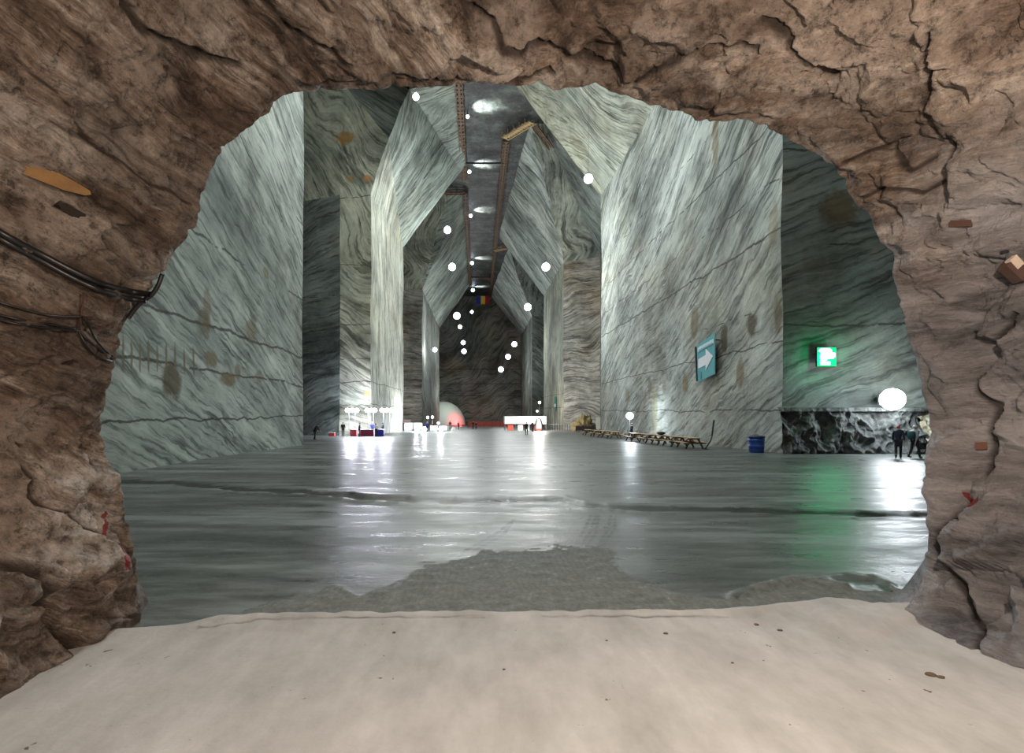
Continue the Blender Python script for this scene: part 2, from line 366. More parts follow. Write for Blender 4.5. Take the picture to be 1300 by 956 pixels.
# rough lower course of the dark recess wall: broken rock, with a lit niche at its right end
tn = NT('salt_broken'); P_ = tn.pos()
nn = tn.noise(P_, 1.6, 8, .7, .6)
cc = tn.ramp(nn, [(.36, (.012, .014, .014)), (.5, (.045, .05, .048)), (.64, (.11, .12, .11))])
mBroken = tn.done(cc, .7, tn.bump(nn, .8, .3))
bm = bmesh.new()
nx, nz = 260, 60
g = []
for j in range(nz+1):
    row = []
    for i in range(nx+1):
        x = XR-.3+i*(26.4-XR+.3)/nx; z = -.6+j*3.25/nz
        q = Vector((x*.9, 3, z*.7))
        d = noise.turbulence(q, 4, False, noise_basis='VORONOI_F1', amplitude_scale=.55, frequency_scale=2.1) if False else 0
        d = abs(noise.noise(q*1.1))*.8+abs(noise.noise(q*2.3+Vector((4, 4, 4))))*.35+noise.noise(q*6)*.08
        zt = (z+.3)/2.9
        y = 32.5-.45*(1-zt*zt)+d*1.0*(1 if zt < .93 else .3)
        row.append(bm.verts.new((x+noise.noise(q*3)*.1, min(y, 33.4), z)))
    g.append(row)
for j in range(nz):
    for i in range(nx): bm.faces.new((g[j][i], g[j][i+1], g[j+1][i+1], g[j+1][i]))
top = [bm.verts.new((v.co.x, 33.5, 2.7)) for v in g[-1]]
for i in range(nx): bm.faces.new((g[-1][i], g[-1][i+1], top[i+1], top[i]))
struct('wall_right_base', bm, [mBroken])
tn = NT('salt_niche'); P_ = tn.pos(); nn = tn.noise(P_, 1.8, 8, .7, .5)
mNiche = tn.done(tn.ramp(nn, [(.36, (.06, .05, .03)), (.48, (.30, .28, .18)), (.62, (.55, .55, .46))]), .7, tn.bump(nn, .8, .25))
bm = bmesh.new()
g = []
for j in range(20):
    row = []
    for i in range(70):
        x = 26.3+i*.28; z = -.6+j*.16
        q = Vector((x, 9, z)); y = 32.9-.9*(1-(j/19)**2)+abs(noise.noise(q*1.2))*.7+noise.noise(q*4)*.12
        row.append(bm.verts.new((x, y, z)))
    g.append(row)
for j in range(19):
    for i in range(69): bm.faces.new((g[j][i], g[j][i+1], g[j+1][i+1], g[j+1][i]))
struct('wall_right_niche', bm, [mNiche])

# ------------------------------------------------------------------ ceiling
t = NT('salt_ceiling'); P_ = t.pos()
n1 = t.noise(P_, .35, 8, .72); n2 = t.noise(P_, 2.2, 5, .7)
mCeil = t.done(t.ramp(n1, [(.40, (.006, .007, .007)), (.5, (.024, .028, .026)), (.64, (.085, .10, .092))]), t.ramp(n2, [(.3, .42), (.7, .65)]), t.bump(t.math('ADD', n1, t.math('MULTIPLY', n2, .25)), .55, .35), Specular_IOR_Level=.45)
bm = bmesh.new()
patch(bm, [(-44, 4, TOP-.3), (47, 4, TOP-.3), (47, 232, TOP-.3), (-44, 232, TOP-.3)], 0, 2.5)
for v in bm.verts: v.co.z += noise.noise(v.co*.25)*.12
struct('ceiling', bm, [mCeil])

# ------------------------------------------------------------------ floor
def fpx(X, Y, z=0): return (HX+X*F/Y, HY+(CAMZ-z)*F/Y)
dust_edge = [(-400, 812), (100, 806), (180, 803), (212, 802), (245, 796), (272, 789), (330, 786), (420, 785), (560, 784), (700, 783), (800, 783), (900, 781), (960, 777), (1010, 771), (1050, 767), (1090, 769), (1120, 776), (1160, 782), (1700, 786)]
def edge_at(x):
    for (x0, y0), (x1, y1) in zip(dust_edge, dust_edge[1:]):
        if x0 <= x <= x1: return y0+(y1-y0)*(x-x0)/(x1-x0)
    return 800
mud = [(250, 800), (330, 772), (400, 750), (410, 746), (430, 744), (455, 757), (480, 752), (505, 737), (530, 722), (590, 706), (660, 697), (720, 692), (770, 693), (775, 708), (785, 724), (810, 738), (840, 748), (900, 758), (935, 757),
       (960, 745), (985, 739), (1010, 736), (1040, 738), (1070, 745), (1100, 750), (1150, 752), (1200, 755), (1200, 800), (250, 810)]
crack1 = [(100, 608), (145, 611), (220, 613), (300, 621), (380, 624), (430, 629), (470, 632), (560, 636), (640, 636), (715, 635), (745, 641), (800, 645), (880, 646), (960, 648), (1060, 652), (1180, 655), (1300, 657)]
crack2 = [(490, 573), (560, 580), (600, 582), (660, 586), (720, 593)]
crack3 = [(180, 797), (200, 799), (238, 798)]
tires = [[(730, 693), (742, 672), (750, 655)], [(738, 693), (750, 674), (757, 655)], [(745, 693), (757, 676), (760, 656)], [(761, 690), (772, 672), (775, 656)], [(767, 690), (780, 672), (781, 657)], [(586, 702), (630, 678), (652, 661)], [(600, 700), (640, 678), (650, 663)]]
bm = bmesh.new()
ys = [-12, -6, -2, 0, 1.2, 2.0, 2.4]
y = 2.6
while y < 234: ys.append(y); y += max(.035, min(4.0, y*y*.00112))
xs = [-44, -36, -30, -26, -22, -19]+[-17+.35*i for i in range(26)]+[-8+.055*i for i in range(320)]+[9.6+.25*i for i in range(70)]+[27.5, 30, 34, 38, 42, 47]
cl = bm.loops.layers.float_color.new('mask')
grid = []; mk = {}
for Y in ys:
    row = []
    for X in xs:
        jn = 0; z = fz(Y); r_ = g_ = b_ = 0.0
        if 3.0 < Y < 40 and abs(X) < 27:
            px, py = fpx(X, Y)
            jn = noise.noise(Vector((X*1.3, Y*1.3, 0)))*4*min(1, 8/Y)+noise.noise(Vector((X*4, Y*4, 3)))*2
            if Y < 12:
                e = py+jn*.6-edge_at(px)
                g_ = max(0, min(1, (e+1.5)/3))
                lip = max(0, min(1, (e+4)/8)); lip = lip*lip*(3-2*lip)
                z += lip*.07 + (.03*math.exp(-((e-6)/5)**2))
                jm = noise.noise(Vector((X*7, Y*7, 8)))*9
                if inpoly(px+jn*3+jm, py+jn*1.6+jm*.4, mud):
                    r_ = 1; z += .012+.02*noise.noise(Vector((X*5, Y*5, 1)))
            if 8.5 < Y < 28:
                w_ = 62/Y*(.8+.6*noise.noise(Vector((X*.8, 0, 2))))
                d = dline(px, py+noise.noise(Vector((X*2, 0, 5)))*1.4, crack1)
                if d < w_+3: b_ = max(b_, min(1, 1.9*(1-d/(w_+1e-6))) if d < w_ else 0); 
                if d < w_: z -= .07*(1-d/w_)
                elif d < w_+2.5 and py < 660: z += .025
            if 17 < Y < 40:
                d = dline(px, py, crack2)
                if d < 1.0: b_ = max(b_, .8*(1-d)); z -= .02*(1-d)
            if Y < 7:
                d = dline(px, py, crack3)
                if d < 4: b_ = max(b_, 1-d/4); z -= .05*(1-d/4)
            if 8 < Y < 14:
                for tl in tires:
                    d = dline(px, py, tl)
                    if d < 3.2: b_ = max(b_, 1.2*(1-d/3.4)*(.65+.45*math.sin(py*2.2)))
        if 4.5 < Y < 12 and abs(X) < 9:
            px, py = fpx(X, Y)
            for pl, w_, hh_ in (([(930, 757), (985, 741), (1015, 736), (1050, 741), (1075, 748)], 7, .06), ([(1045, 733), (1085, 731), (1112, 733), (1135, 747)], 5, .05), ([(1160, 760), (1150, 785), (1110, 800), (1050, 790)], 22, .07)):
                d = dline(px, py, pl)
                if d < w_: z += hh_*(1-(d/w_)**2)*(.7+.8*abs(noise.noise(Vector((X*6, Y*6, 0)))))
            d = dline(px, py+jn*.3, [(250, 806), (330, 796), (500, 794), (700, 793), (860, 793), (960, 792)])
            if d < 2.2 and noise.noise(Vector((X*1.1, 0, 7))) > -.15: b_ = max(b_, .42*(1-d/2.2)); z -= .012*(1-d/2.2)
        if Y < 3.1: g_ = 1; z += .07
        v = bm.verts.new((X, Y, z)); mk[v] = (r_, g_, b_, 1); row.append(v)
    grid.append(row)
for A_, B_ in zip(grid, grid[1:]):
    for i in range(len(xs)-1):
        f = bm.faces.new((A_[i], A_[i+1], B_[i+1], B_[i])); f.smooth = True
        for lp in f.loops: lp[cl] = mk[lp.vert]
t = NT('salt_floor'); P_ = t.pos(); at = t.attr('mask').outputs['Color']
sp = t.N.new('ShaderNodeSeparateColor'); t.L.new(at, sp.inputs[0]); mr, mg, mb = sp.outputs
pp = t.sep(P_)
st = t.noise(t.comb(t.math('MULTIPLY', pp[0], .10), t.math('MULTIPLY', pp[1], .55), 0), 1.0, 7, .65)
st2 = t.noise(t.comb(t.math('MULTIPLY', pp[0], .5), t.math('MULTIPLY', pp[1], 1.8), 0), 1.0, 7, .7)
n3 = t.noise(P_, 9, 6, .7)
base = t.ramp(t.math('ADD', t.math('MULTIPLY', st, .6), t.math('MULTIPLY', st2, .4)), [(.40, (.028, .032, .028)), (.5, (.080, .090, .084)), (.60, (.18, .205, .20))])
base = t.mix(t.math('MULTIPLY', t.sstep(n3, .55, .75), .3), base, (.25, .27, .26))
mudc = t.ramp(t.noise(P_, 5, 8, .75), [(.3, (.075, .082, .075)), (.58, (.16, .17, .155)), (.66, (.22, .235, .22)), (.70, (.50, .53, .51))])
grooves = t.math('SINE', t.math('MULTIPLY', t.math('ADD', pp[0], t.math('MULTIPLY', st2, .5)), 70))
mudc = t.mix(t.math('MULTIPLY', t.sstep(grooves, .2, .9), .18), mudc, (.03, .03, .03))
dust = t.ramp(t.noise(t.comb(t.math('MULTIPLY', pp[0], 2.2), t.math('MULTIPLY', pp[1], 1.0), 0), .9, 8, .65), [(.3, (.34, .335, .325)), (.6, (.48, .475, .47)), (.8, (.60, .595, .59))])
dust = t.mix(t.sstep(t.noise(P_, 7, 3, .6), .70, .76), dust, (.10, .085, .07))
nm = t.math('MULTIPLY', t.math('SUBTRACT', t.noise(P_, 6, 6, .75), .5), .9)
kr = t.sstep(t.math('ADD', mr, nm), .42, .58); kg = t.sstep(t.math('ADD', mg, nm), .38, .62)
c = t.mix(kr, base, mudc); c = t.mix(kg, c, dust)
c = t.mix(t.sstep(t.math('ADD', mb, t.math('MULTIPLY', nm, mb)), .12, .6), c, (.012, .012, .010))
rg = t.mix(kr, t.ramp(st2, [(.35, .24), (.65, .52)]), (.75, .75, .75)); rg = t.mix(kg, rg, (.85, .85, .85))
bh = t.math('ADD', t.math('MULTIPLY', st2, .6), t.math('MULTIPLY', n3, .35))
mFloor = t.done(c, rg, t.bump(bh, .5, .05), Specular_IOR_Level=.5)
struct('floor', bm, [mFloor])

# ------------------------------------------------------------------ tunnel mouth: the rock arch in front
outline = [(178, 830), (178, 800), (177, 772), (170, 738), (167, 700), (160, 668), (152, 640), (147, 605), (135, 582), (127, 560), (126, 540), (131, 510), (142, 478), (143, 458), (149, 442), (157, 412), (170, 388), (188, 362), (203, 345), (222, 320), (243, 287), (251, 262),
           (262, 228), (270, 205), (283, 184), (300, 170), (320, 156), (338, 143), (352, 123), (374, 115), (415, 110), (455, 111), (478, 114), (505, 106), (540, 105), (575, 105), (610, 102), (650, 106), (700, 107), (752, 108), (790, 116), (830, 128), (868, 143), (890, 150), (920, 152), (948, 153),
           (975, 160), (996, 170), (1022, 186), (1050, 206), (1072, 230), (1092, 258), (1110, 285), (1126, 312), (1138, 345), (1146, 380), (1152, 410), (1161, 440), (1168, 472), (1177, 505), (1181, 540), (1179, 575), (1175, 600), (1175, 625), (1180, 655), (1181, 690), (1179, 720), (1170, 752), (1150, 775), (1128, 795), (1120, 830)]
ol = [(p.x, p.y) for p in spline([(x, y, 0) for x, y in outline], 12)]
fissures = [([(148, -5), (190, 42), (250, 78), (290, 92), (318, 98)], 7, .13), ([(322, -5), (365, 28), (400, 47), (432, 62)], 6, .10), ([(590, -5), (620, 22), (640, 48), (665, 62), (720, 78), (800, 98)], 6, .10),
            ([(800, 100), (850, 70), (880, 60), (960, 70)], 4, .06), ([(960, 40), (1000, 60), (1030, 90), (1042, 110)], 8, .09), ([(1205, 20), (1195, 70), (1180, 130), (1178, 160), (1205, 190), (1215, 235)], 7, .12),
            ([(1300, 395), (1265, 430), (1240, 480), (1252, 520), (1225, 600)], 6, .09), ([(0, 60), (60, 105), (110, 165), (150, 205), (240, 255)], 3, .02), ([(0, 710), (30, 735), (60, 770), (100, 800), (110, 830)], 13, .16), ([(35, 590), (45, 630), (70, 655), (130, 690), (165, 700)], 4, .05),
            ([(1215, 640), (1195, 680), (1200, 720), (1240, 800), (1235, 866)], 7, .1), ([(400, 95), (470, 90), (560, 92), (700, 100)], 4, .05), ([(1080, 200), (1120, 195), (1160, 215), (1180, 205)], 4, .05), ([(1100, 245), (1140, 230), (1180, 240), (1210, 225)], 4, .05)]
holes = [(74, 459, 6), (44, 562, 6), (1062, 0, 1), (100, 270, 9)]
reds = [[(136, 652), (133, 690)], [(144, 694), (144, 700)], [(143, 703), (141, 728)], [(138, 716), (141, 730), (146, 714)], [(1212, 624), (1218, 632)], [(1226, 632), (1232, 642)], [(1236, 632), (1228, 643)]]
rings = []
def t2y(k): return 6.3-k
Ts = [-.85, -.6, -.35, -.15]+[.018*i for i in range(150)]+[2.75, 2.85, 3.0, 3.3, 3.8, 4.4, 5, 6, 7, 8, 9.5, 11, 13, 15, 17]
M0 = Vector((.6, 0, 2.6))
bm = bmesh.new(); cl = bm.loops.layers.float_color.new('mask'); mk = {}; grid = []
for k in Ts:
    row = []
    for (ox, oy) in ol:
        b = W(ox, oy, 6.3)
        r = Vector((b.x-M0.x, 0, b.z-M0.z)); rl = r.length; rn = r/rl
        up = max(0, min(1, (b.z+.2)/3.2)); up = up*up*(3-2*up)
        right = 1 if b.x > 0 else 0
        kk = min(max(k, 0), 2.7)
        fl = up*(.33*kk+.10*kk*kk*(1 if kk < 2 else 2/kk)) + (1-up)*(.02*kk)
        if k < 0: fl = (-k)*.9*up+(-k)*.5
        p = b+rn*fl; p.y = 6.3-k
        red = grv = hol = 0.0
        if k >= 0:
            wt = min(1, k/.35)
            s = p.copy()
            lo = noise.noise(s*.75)*.42*wt
            rd = (1-abs(noise.noise(Vector((s.x*.9+s.z*.6, s.y*1.2, s.z*1.3-s.x*.5))*1.5+Vector((7, 2, 1)))))**2*.20*min(1, .25+wt)
            st_ = noise.noise(Vector((s.x*.7, s.y*.7+s.z*.2, (s.z+s.x*(.75 if s.x < 1 else -.2))*3.4)))*.07*(.3+.7*wt)
            mid_ = noise.noise(s*3.1+Vector((3, 8, 2)))*.065*(.4+.6*wt)+noise.noise(s*7.5)*.03+noise.noise(s*16)*.013
            fc = 0.0
            for sc2, am, sd in ((1.5, .32, 3.0), (4.5, .34, 8.0), (11.0, .34, 5.0)):
                qv = Vector((s.x, s.y, s.z+s.x*(.5 if s.x < 1 else -.1)))*sc2+Vector((sd, sd*2, 0)); dd, pts_ = noise.voronoi(qv)
                cdir = noise.cell_vector(pts_[0]*7.3)-Vector((.5, .5, .5))
                fc += (qv-pts_[0]).dot(cdir)*am/sc2*(.25+.75*wt) + .10/sc2*max(0, .12-(dd[1]-dd[0]))*4
            disp = lo*.8-rd+.12*wt+st_+mid_+fc
            if b.z < .5: disp *= .5+.5*max(0, b.z/.5)
            if p.y > .8:
                px, py = fpx(p.x, p.y, p.z)
                if -60 < px < 1360 and -60 < py < 1000:
                    jx = noise.noise(s*3)*9
                    for pl, w_, dep in fissures:
                        d = dline(px+jx, py-jx, pl)
                        if d < w_: q = (1-(d/w_))**.7; disp += dep*q; grv = max(grv, q)
                    for hx, hy, hr in holes:
                        d = math.hypot(px-hx, (py-hy)*1.4)
                        if d < hr: disp += .06; grv = 1
                    for pl in reds:
                        if dline(px, py, pl) < 3.0+noise.noise(s*20): red = 1
            p += rn*disp
        else:
            p += rn*noise.noise(p)*.15
        if k < -.8: p = Vector((M0.x+rn.x*9, 6.95, M0.z+rn.z*9))
        p.z = max(p.z, -.45)
        v = bm.verts.new(p); mk[v] = (red, grv, right, 1); row.append(v)
    grid.append(row)
# the hall-side face of the arch wall, out to the cavern's first corner
far = []
for v in grid[0]:
    d = Vector((v.co.x-M0.x, 0, v.co.z-M0.z)).normalized()
    sx = (45-M0.x)/d.x if d.x > 1e-4 else ((-44-M0.x)/d.x if d.x < -1e-4 else 1e9)
    sz = (52-M0.z)/d.z if d.z > 1e-4 else ((-1-M0.z)/d.z if d.z < -1e-4 else 1e9)
    s_ = min(sx, sz); u = bm.verts.new((M0.x+d.x*s_, 7.0, M0.z+d.z*s_)); mk[u] = (0, 0, 0, 1); far.append(u)
grid.insert(0, far)
for A_, B_ in zip(grid, grid[1:]):
    for i in range(len(A_)-1):
        f = bm.faces.new((A_[i], A_[i+1], B_[i+1], B_[i])); f.smooth = True
        for lp in f.loops: lp[cl] = mk[lp.vert]
bm.faces.new(grid[-1])
t = NT('salt_tunnel_rock'); P_ = t.pos(); at = t.attr('mask').outputs['Color']
sp = t.N.new('ShaderNodeSeparateColor'); t.L.new(at, sp.inputs[0]); mr, mg, mb = sp.outputs
pp = t.sep(P_)
wv = t.vmath('SCALE', t.vmath('SUBTRACT', t.noise(P_, .8, 3, .6, color=True), (.5, .5, .5)), scale=.42)
Q = t.vmath('ADD', P_, wv); q = t.sep(Q)
tilt = t.mix(mb, (.78, .78, .78), (-.15, -.15, -.15))
u = t.math('ADD', q[2], t.math('MULTIPLY', q[0], tilt))
V = t.comb(t.math('MULTIPLY', u, 2.4), t.math('MULTIPLY', q[1], .5), t.math('MULTIPLY', q[0], .45))
Vf = t.comb(t.math('MULTIPLY', u, 11.0), t.math('MULTIPLY', q[1], 1.6), t.math('MULTIPLY', q[0], 1.5))
nf = t.noise(Vf, 1.0, 8, .72)
n = t.noise(V, 1.0, 12, .78)
blot = t.noise(P_, .75, 6, .65)
col = t.ramp(n, [(.36, (.06, .045, .037)), (.43, (.24, .175, .135)), (.50, (.47, .365, .295)), (.57, (.80, .72, .65))])
col = t.mix(t.sstep(blot, .44, .60), t.mix(.6, col, (.15, .105, .08)), col)
col = t.mix(1.0, col, t.ramp(nf, [(.36, .45), (.45, .88), (.56, 1.08), (.66, 1.35)]), 'MULTIPLY')
pink = t.noise(P_, .55, 4, .6)
col = t.mix(t.math('MULTIPLY', t.sstep(pink, .50, .62), .6), col, (.78, .66, .58))
mot = t.noise(P_, 8.0, 10, .85)
col = t.mix(1.0, col, t.ramp(mot, [(.38, .30), (.46, .88), (.58, 1.2), (.66, 1.5)]), 'MULTIPLY')
n5 = t.noise(P_, 3.0, 9, .80)
col = t.mix(t.math('MULTIPLY', t.sstep(n5, .47, .36), .8), col, (.06, .042, .033))
jamb_cool_light = t.sstep(t.math('ADD', t.math('ADD', pp[0], t.math('MULTIPLY', pp[2], -.25)), t.math('MULTIPLY', t.noise(P_, .8, 4), 2.2)), 4.2, 5.4)  # right jamb: grey-white salt, with cool hall light painted into its colour
col = t.mix(t.math('MULTIPLY', jamb_cool_light, .85), col, t.mix(1.0, t.ramp(n, [(.36, .16), (.47, .44), (.6, .75)]), (.92, .92, 1.0), 'MULTIPLY'))
col = t.mix(t.math('MULTIPLY', t.sstep(mg, .1, .8), .8), col, (.035, .024, .018))
col = t.mix(t.math('MULTIPLY', t.sstep(mr, .35, .65), .85), col, (.42, .015, .02))
hh = t.math('ADD', t.math('ADD', t.math('MULTIPLY', n, 1.0), t.math('MULTIPLY_ADD', nf, .5, t.math('MULTIPLY', n5, .7))), t.math('MULTIPLY', t.noise(P_, 16, 8, .8), .6))
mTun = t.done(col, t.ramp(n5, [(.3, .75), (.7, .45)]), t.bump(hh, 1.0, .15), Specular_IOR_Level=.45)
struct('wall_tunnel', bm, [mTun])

HAZE = 0
HID = [(1, 22, 34, 15000), (1, 44, 43, 16000), (-1, 33, 44, 9000)]
WARM = [(2.3, 1.4, 4.2, 900, 'warm lamp under the tunnel roof right behind the viewer'), (-1.8, -1.5, 4.0, 330, 'warm lamp under the tunnel roof left behind the viewer')]
# ------------------------------------------------------------------ lights
def plight(name, loc, watts, col=(.90, .96, 1.0), r=.3, parent=None):
    l = bpy.data.lights.new(name, 'POINT'); l.energy = watts; l.color = col; l.shadow_soft_size = r
    o = bpy.data.objects.new(name, l); C.objects.link(o); o.location = loc
    if parent: o.parent = parent
    return o
mMetal = plain('dark_metal', (.05, .055, .06), .45, .6)
mGrey = plain('grey_metal', (.25, .26, .27), .4, .7)
mLens = glow('lamp_white', (.80, .90, 1.0), 14)
mLensW = glow('lamp_warm', (1.0, .85, .65), 5)
mRope = plain('steel_cable', (.02, .022, .024), .5, .5)

def islands(name, bm, mats, parent=None):
    """one object for every separate piece"""
    bm.verts.ensure_lookup_table(); seen = set(); out = []
    for v0 in bm.verts:
        if v0 in seen: continue
        st_, isl = [v0], []
        seen.add(v0)
        while st_:
            v = st_.pop(); isl.append(v)
            for e in v.link_edges:
                o_ = e.other_vert(v)
                if o_ not in seen: seen.add(o_); st_.append(o_)
        out.append(isl)
    for isl in out:
        nb = bmesh.new(); mp = {v: nb.verts.new(v.co) for v in isl}
        for f in {f for v in isl for f in v.link_faces}: nb.faces.new([mp[v] for v in f.verts])
        obj(name, nb, mats, parent)
    bm.free()
bpy.context.view_layer.update()
def headroom(P):                # height of the first rock above a point
    ok, loc, *_ = bpy.context.scene.ray_cast(bpy.context.evaluated_depsgraph_get(), Vector(P)+Vector((0, 0, .1)), (0, 0, 1))
    return (loc.z if ok else TOP-.3)-P[2]
def bulb(name, r, parent, mat=mLens, c=(0, 0, 0)):
    bm = bmesh.new(); bmesh.ops.create_uvsphere(bm, u_segments=20, v_segments=12, radius=r, matrix=Matrix.Translation(c))
    return obj(name, bm, mat, parent, True)
def flood(P, r, watts, label, group, cable=True, col=(.93, .965, .95)):
    watts *= .62; hr_ = headroom(P)-.04
    t = thing('floodlight', label, 'floodlight', P, 0, group)
    bulb('lamp_globe', r, t)
    bm = bmesh.new(); lathe(bm, [(r*.35, r*.9), (r*.62, r*.98), (r*.5, r*1.25), (r*.2, r*1.5), (.04, r*1.6)], 16); obj('housing', bm, mMetal, t, True)
    bm = bmesh.new(); tube(bm, [(0, r*.6, r*1.2), (0, r*1.15, r*.5), (0, r*1.15, -r*.5)], .05, 6); obj('bracket', bm, mMetal, t)
    if cable:
        bm = bmesh.new(); tube(bm, [(0, 0, r*1.55), (0, 0, hr_)], .012, 5); obj('cable', bm, mRope, t)
    plight('floodlight_beam', (0, -r*1.5, -r*.6), watts, col, r*.6, t)
    return t
GL = 'floodlights hanging on cables along the left of the hall'
GR = 'floodlights hanging on cables along the right of the hall'
rowL = [((528, 123), 58, .34, 9000, 'bright white floodlight hanging highest on the left, just under the rock arch'),
        ((568, 292), 84, .52, 9000, 'bright bluish floodlight hanging second in the left row, below the big left slope'),
        ((574, 339), 105, .68, 9000, 'bright bluish floodlight hanging third in the left row, beside the swirled far pillar'),
        ((580, 401), 150, .92, 4000, 'large bluish floodlight hanging left below the tricolour flag'),
        ((584, 415), 170, .62, 4000, 'small floodlight hanging just under the large glare left of the flag'),
        ((588, 435), 190, .75, 4000, 'upper one of two close floodlights low at the far end, left of centre'),
        ((589, 446), 200, .85, 4000, 'lower one of two close floodlights low at the far end, left of centre'),
        ((552, 444), 150, .62, 5000, 'floodlight hanging in front of the dark far left pillar side')]
rowR = [((747, 227), 52, .42, 1600, 'bright white floodlight hanging at the lower corner of the big right slope'),
        ((693, 339), 78, .56, 9000, 'bright bluish floodlight hanging before the striped middle right pillar'),
        ((670, 390), 104, .66, 9000, 'bluish floodlight hanging at the edge of the far right pillar'),
        ((653, 437), 150, .72, 4000, 'uppermost of three floodlights low at the far end, right of centre'),
        ((645, 453), 180, .85, 4000, 'middle one of three floodlights low at the far end, right of centre'),
        ((636, 469), 200, .95, 4000, 'lowest of three floodlights at the far end, right of centre')]
for row, g in ((rowL, GL), (rowR, GR)):
    for (pp_, Y, r, wt, lab) in row: flood(W(*pp_, Y), r, wt, lab, g)
# small lamps on the left timber gallery that light the ceiling
for (px, py, Y, lab) in [(588, 143.5, 87, 'small lamp on the left timber gallery, nearest the rock arch'), (590, 214, 107, 'small lamp on the left timber gallery beside the ceiling crossbar'),
                         (594, 271, 131, 'small lamp on the left timber gallery, third from the arch'), (597, 334, 172, 'small lamp at the left ceiling edge, fourth from the arch'),
                         (597, 367, 211, 'small lamp at the left ceiling edge, farthest, just before the flag')]:
    P = W(px, py, Y); P.z = min(P.z, TOP-1.5); P.x = -1.4
    t = thing('gallery_lamp', lab, 'lamp', P, 0, 'small lamps along the left ceiling edge')
    bulb('lamp_globe', .0030*Y, t)
    bm = bmesh.new(); lathe(bm, [(.12, .2), (.18, .3), (.06, .5)], 12); obj('housing', bm, mMetal, t)
    bm = bmesh.new(); tube(bm, [(0, 0, .45), (0, 0, TOP-.45-P.z)], .04, 6); obj('bracket', bm, mMetal, t)
    l = bpy.data.lights.new('ceiling_beam', 'SPOT'); l.energy = 11000; l.color = (.95, 1, .95); l.spot_size = math.radians(75); l.spot_blend = .9; l.shadow_soft_size = .1
    lo = bpy.data.objects.new('ceiling_beam', l); C.objects.link(lo); lo.parent = t; lo.location = (.6, -.3, -1.3)
    lo.rotation_euler = (Vector((0, 0, -1)).rotation_difference(Vector((1.5, -.2, 2.0)))).to_euler()
t = thing('floodlight', 'small bright floodlight hanging alone right under the flag', 'floodlight', W(599, 396, 215), 0)
bulb('lamp_globe', .6, t); bm = bmesh.new(); lathe(bm, [(.3, .5), (.4, .6), (.1, 1.0)], 12); obj('housing', bm, mMetal, t)
bm = bmesh.new(); tube(bm, [(0, 0, 1), (0, 0, TOP-.4-t.location.z)], .03, 5); obj('cable', bm, mRope, t)
for (px, py, Y, r, lab) in [(685, 511, 119, .30, 'upper of two small warm lamps low beside the middle right pillar'), (682, 522, 119, .24, 'lower of two small warm lamps low beside the middle right pillar')]:
    P = W(px, py, Y); t = thing('post_lamp', lab, 'lamp', (P.x, P.y, fz(Y)), 0)
    h = P.z-fz(Y); bulb('lamp_globe', r, t, mLensW, (0, 0, h))
    bm = bmesh.new(); tube(bm, [(0, 0, 0), (0, 0, h-r*.8)], .05, 8); lathe(bm, [(.2, 0), (.2, .06), (.08, .1)], 12); obj('post', bm, mMetal, t)
    plight('post_lamp_beam', (0, -.8, h), 250, (1, .8, .6), .2, t)

# lamps of the near hall that hang behind the rock arch, out of this view
for (x, y, z, wt) in HID:
    flood((x, y, z), .35, wt, 'floodlight hanging high in the near hall, hidden behind the rock arch', 'floodlights above the near hall')

# strong lamp on the dark recess wall
P = W(1133, 507, 31.8)
t = thing('wall_floodlight', 'very bright white floodlight on a bracket low on the dark right wall', 'floodlight', P)
bulb('lamp_globe', .62, t, glow('lamp_strong', (.9, .95, 1), 40))
bm = bmesh.new(); box(bm, (0, .62, 0), (.7, .2, .6)); obj('housing', bm, mGrey, t)
bm = bmesh.new(); tube(bm, [(0, .7, .1), (0, 1.0, .2)], .06, 8); obj('bracket', bm, mGrey, t)
plight('wall_floodlight_beam', (0, -.9, 0), 900, (.86, .93, 1.0), .3, t)

# green running-figure exit sign made of lit dots
P = W(1050, 453, 32.6)
t = thing('exit_sign', 'glowing green and white pictogram sign mounted on the dark right wall', 'sign', P)
bm = bmesh.new(); box(bm, (0, .12, 0), (1.15, .12, 1.15)); box(bm, (0, .3, 0), (.1, .4, .1)); obj('housing', bm, mMetal, t)
bm = bmesh.new()
cells = ["0111111000", "1111111100", "0111111100", "0011111111", "0111111111", "0111111111", "0111111110", "0111100000", "0011000000", "0111111000", "0111111000"]
for j, rw in enumerate(cells):
    for i, ch in enumerate(rw):
        if ch == '1': box(bm, (-.43+i*.095, .03, .46-j*.088), (.098, .05, .09))
islands('lit_dot', bm, glow('sign_white_green', (.75, 1.0, .85), 6), t) if False else obj('lit_pictogram', bm, glow('sign_white_green', (.75, 1.0, .85), 6), t)
bm = bmesh.new(); box(bm, (0, .05, 0), (1.1, .04, 1.1)); obj('green_panel', bm, glow('sign_green', (.0, .55, .12), 1.0), t)
plight('exit_sign_glow', (0, -.45, 0), 150, (.0, 1.0, .35), .3, t)

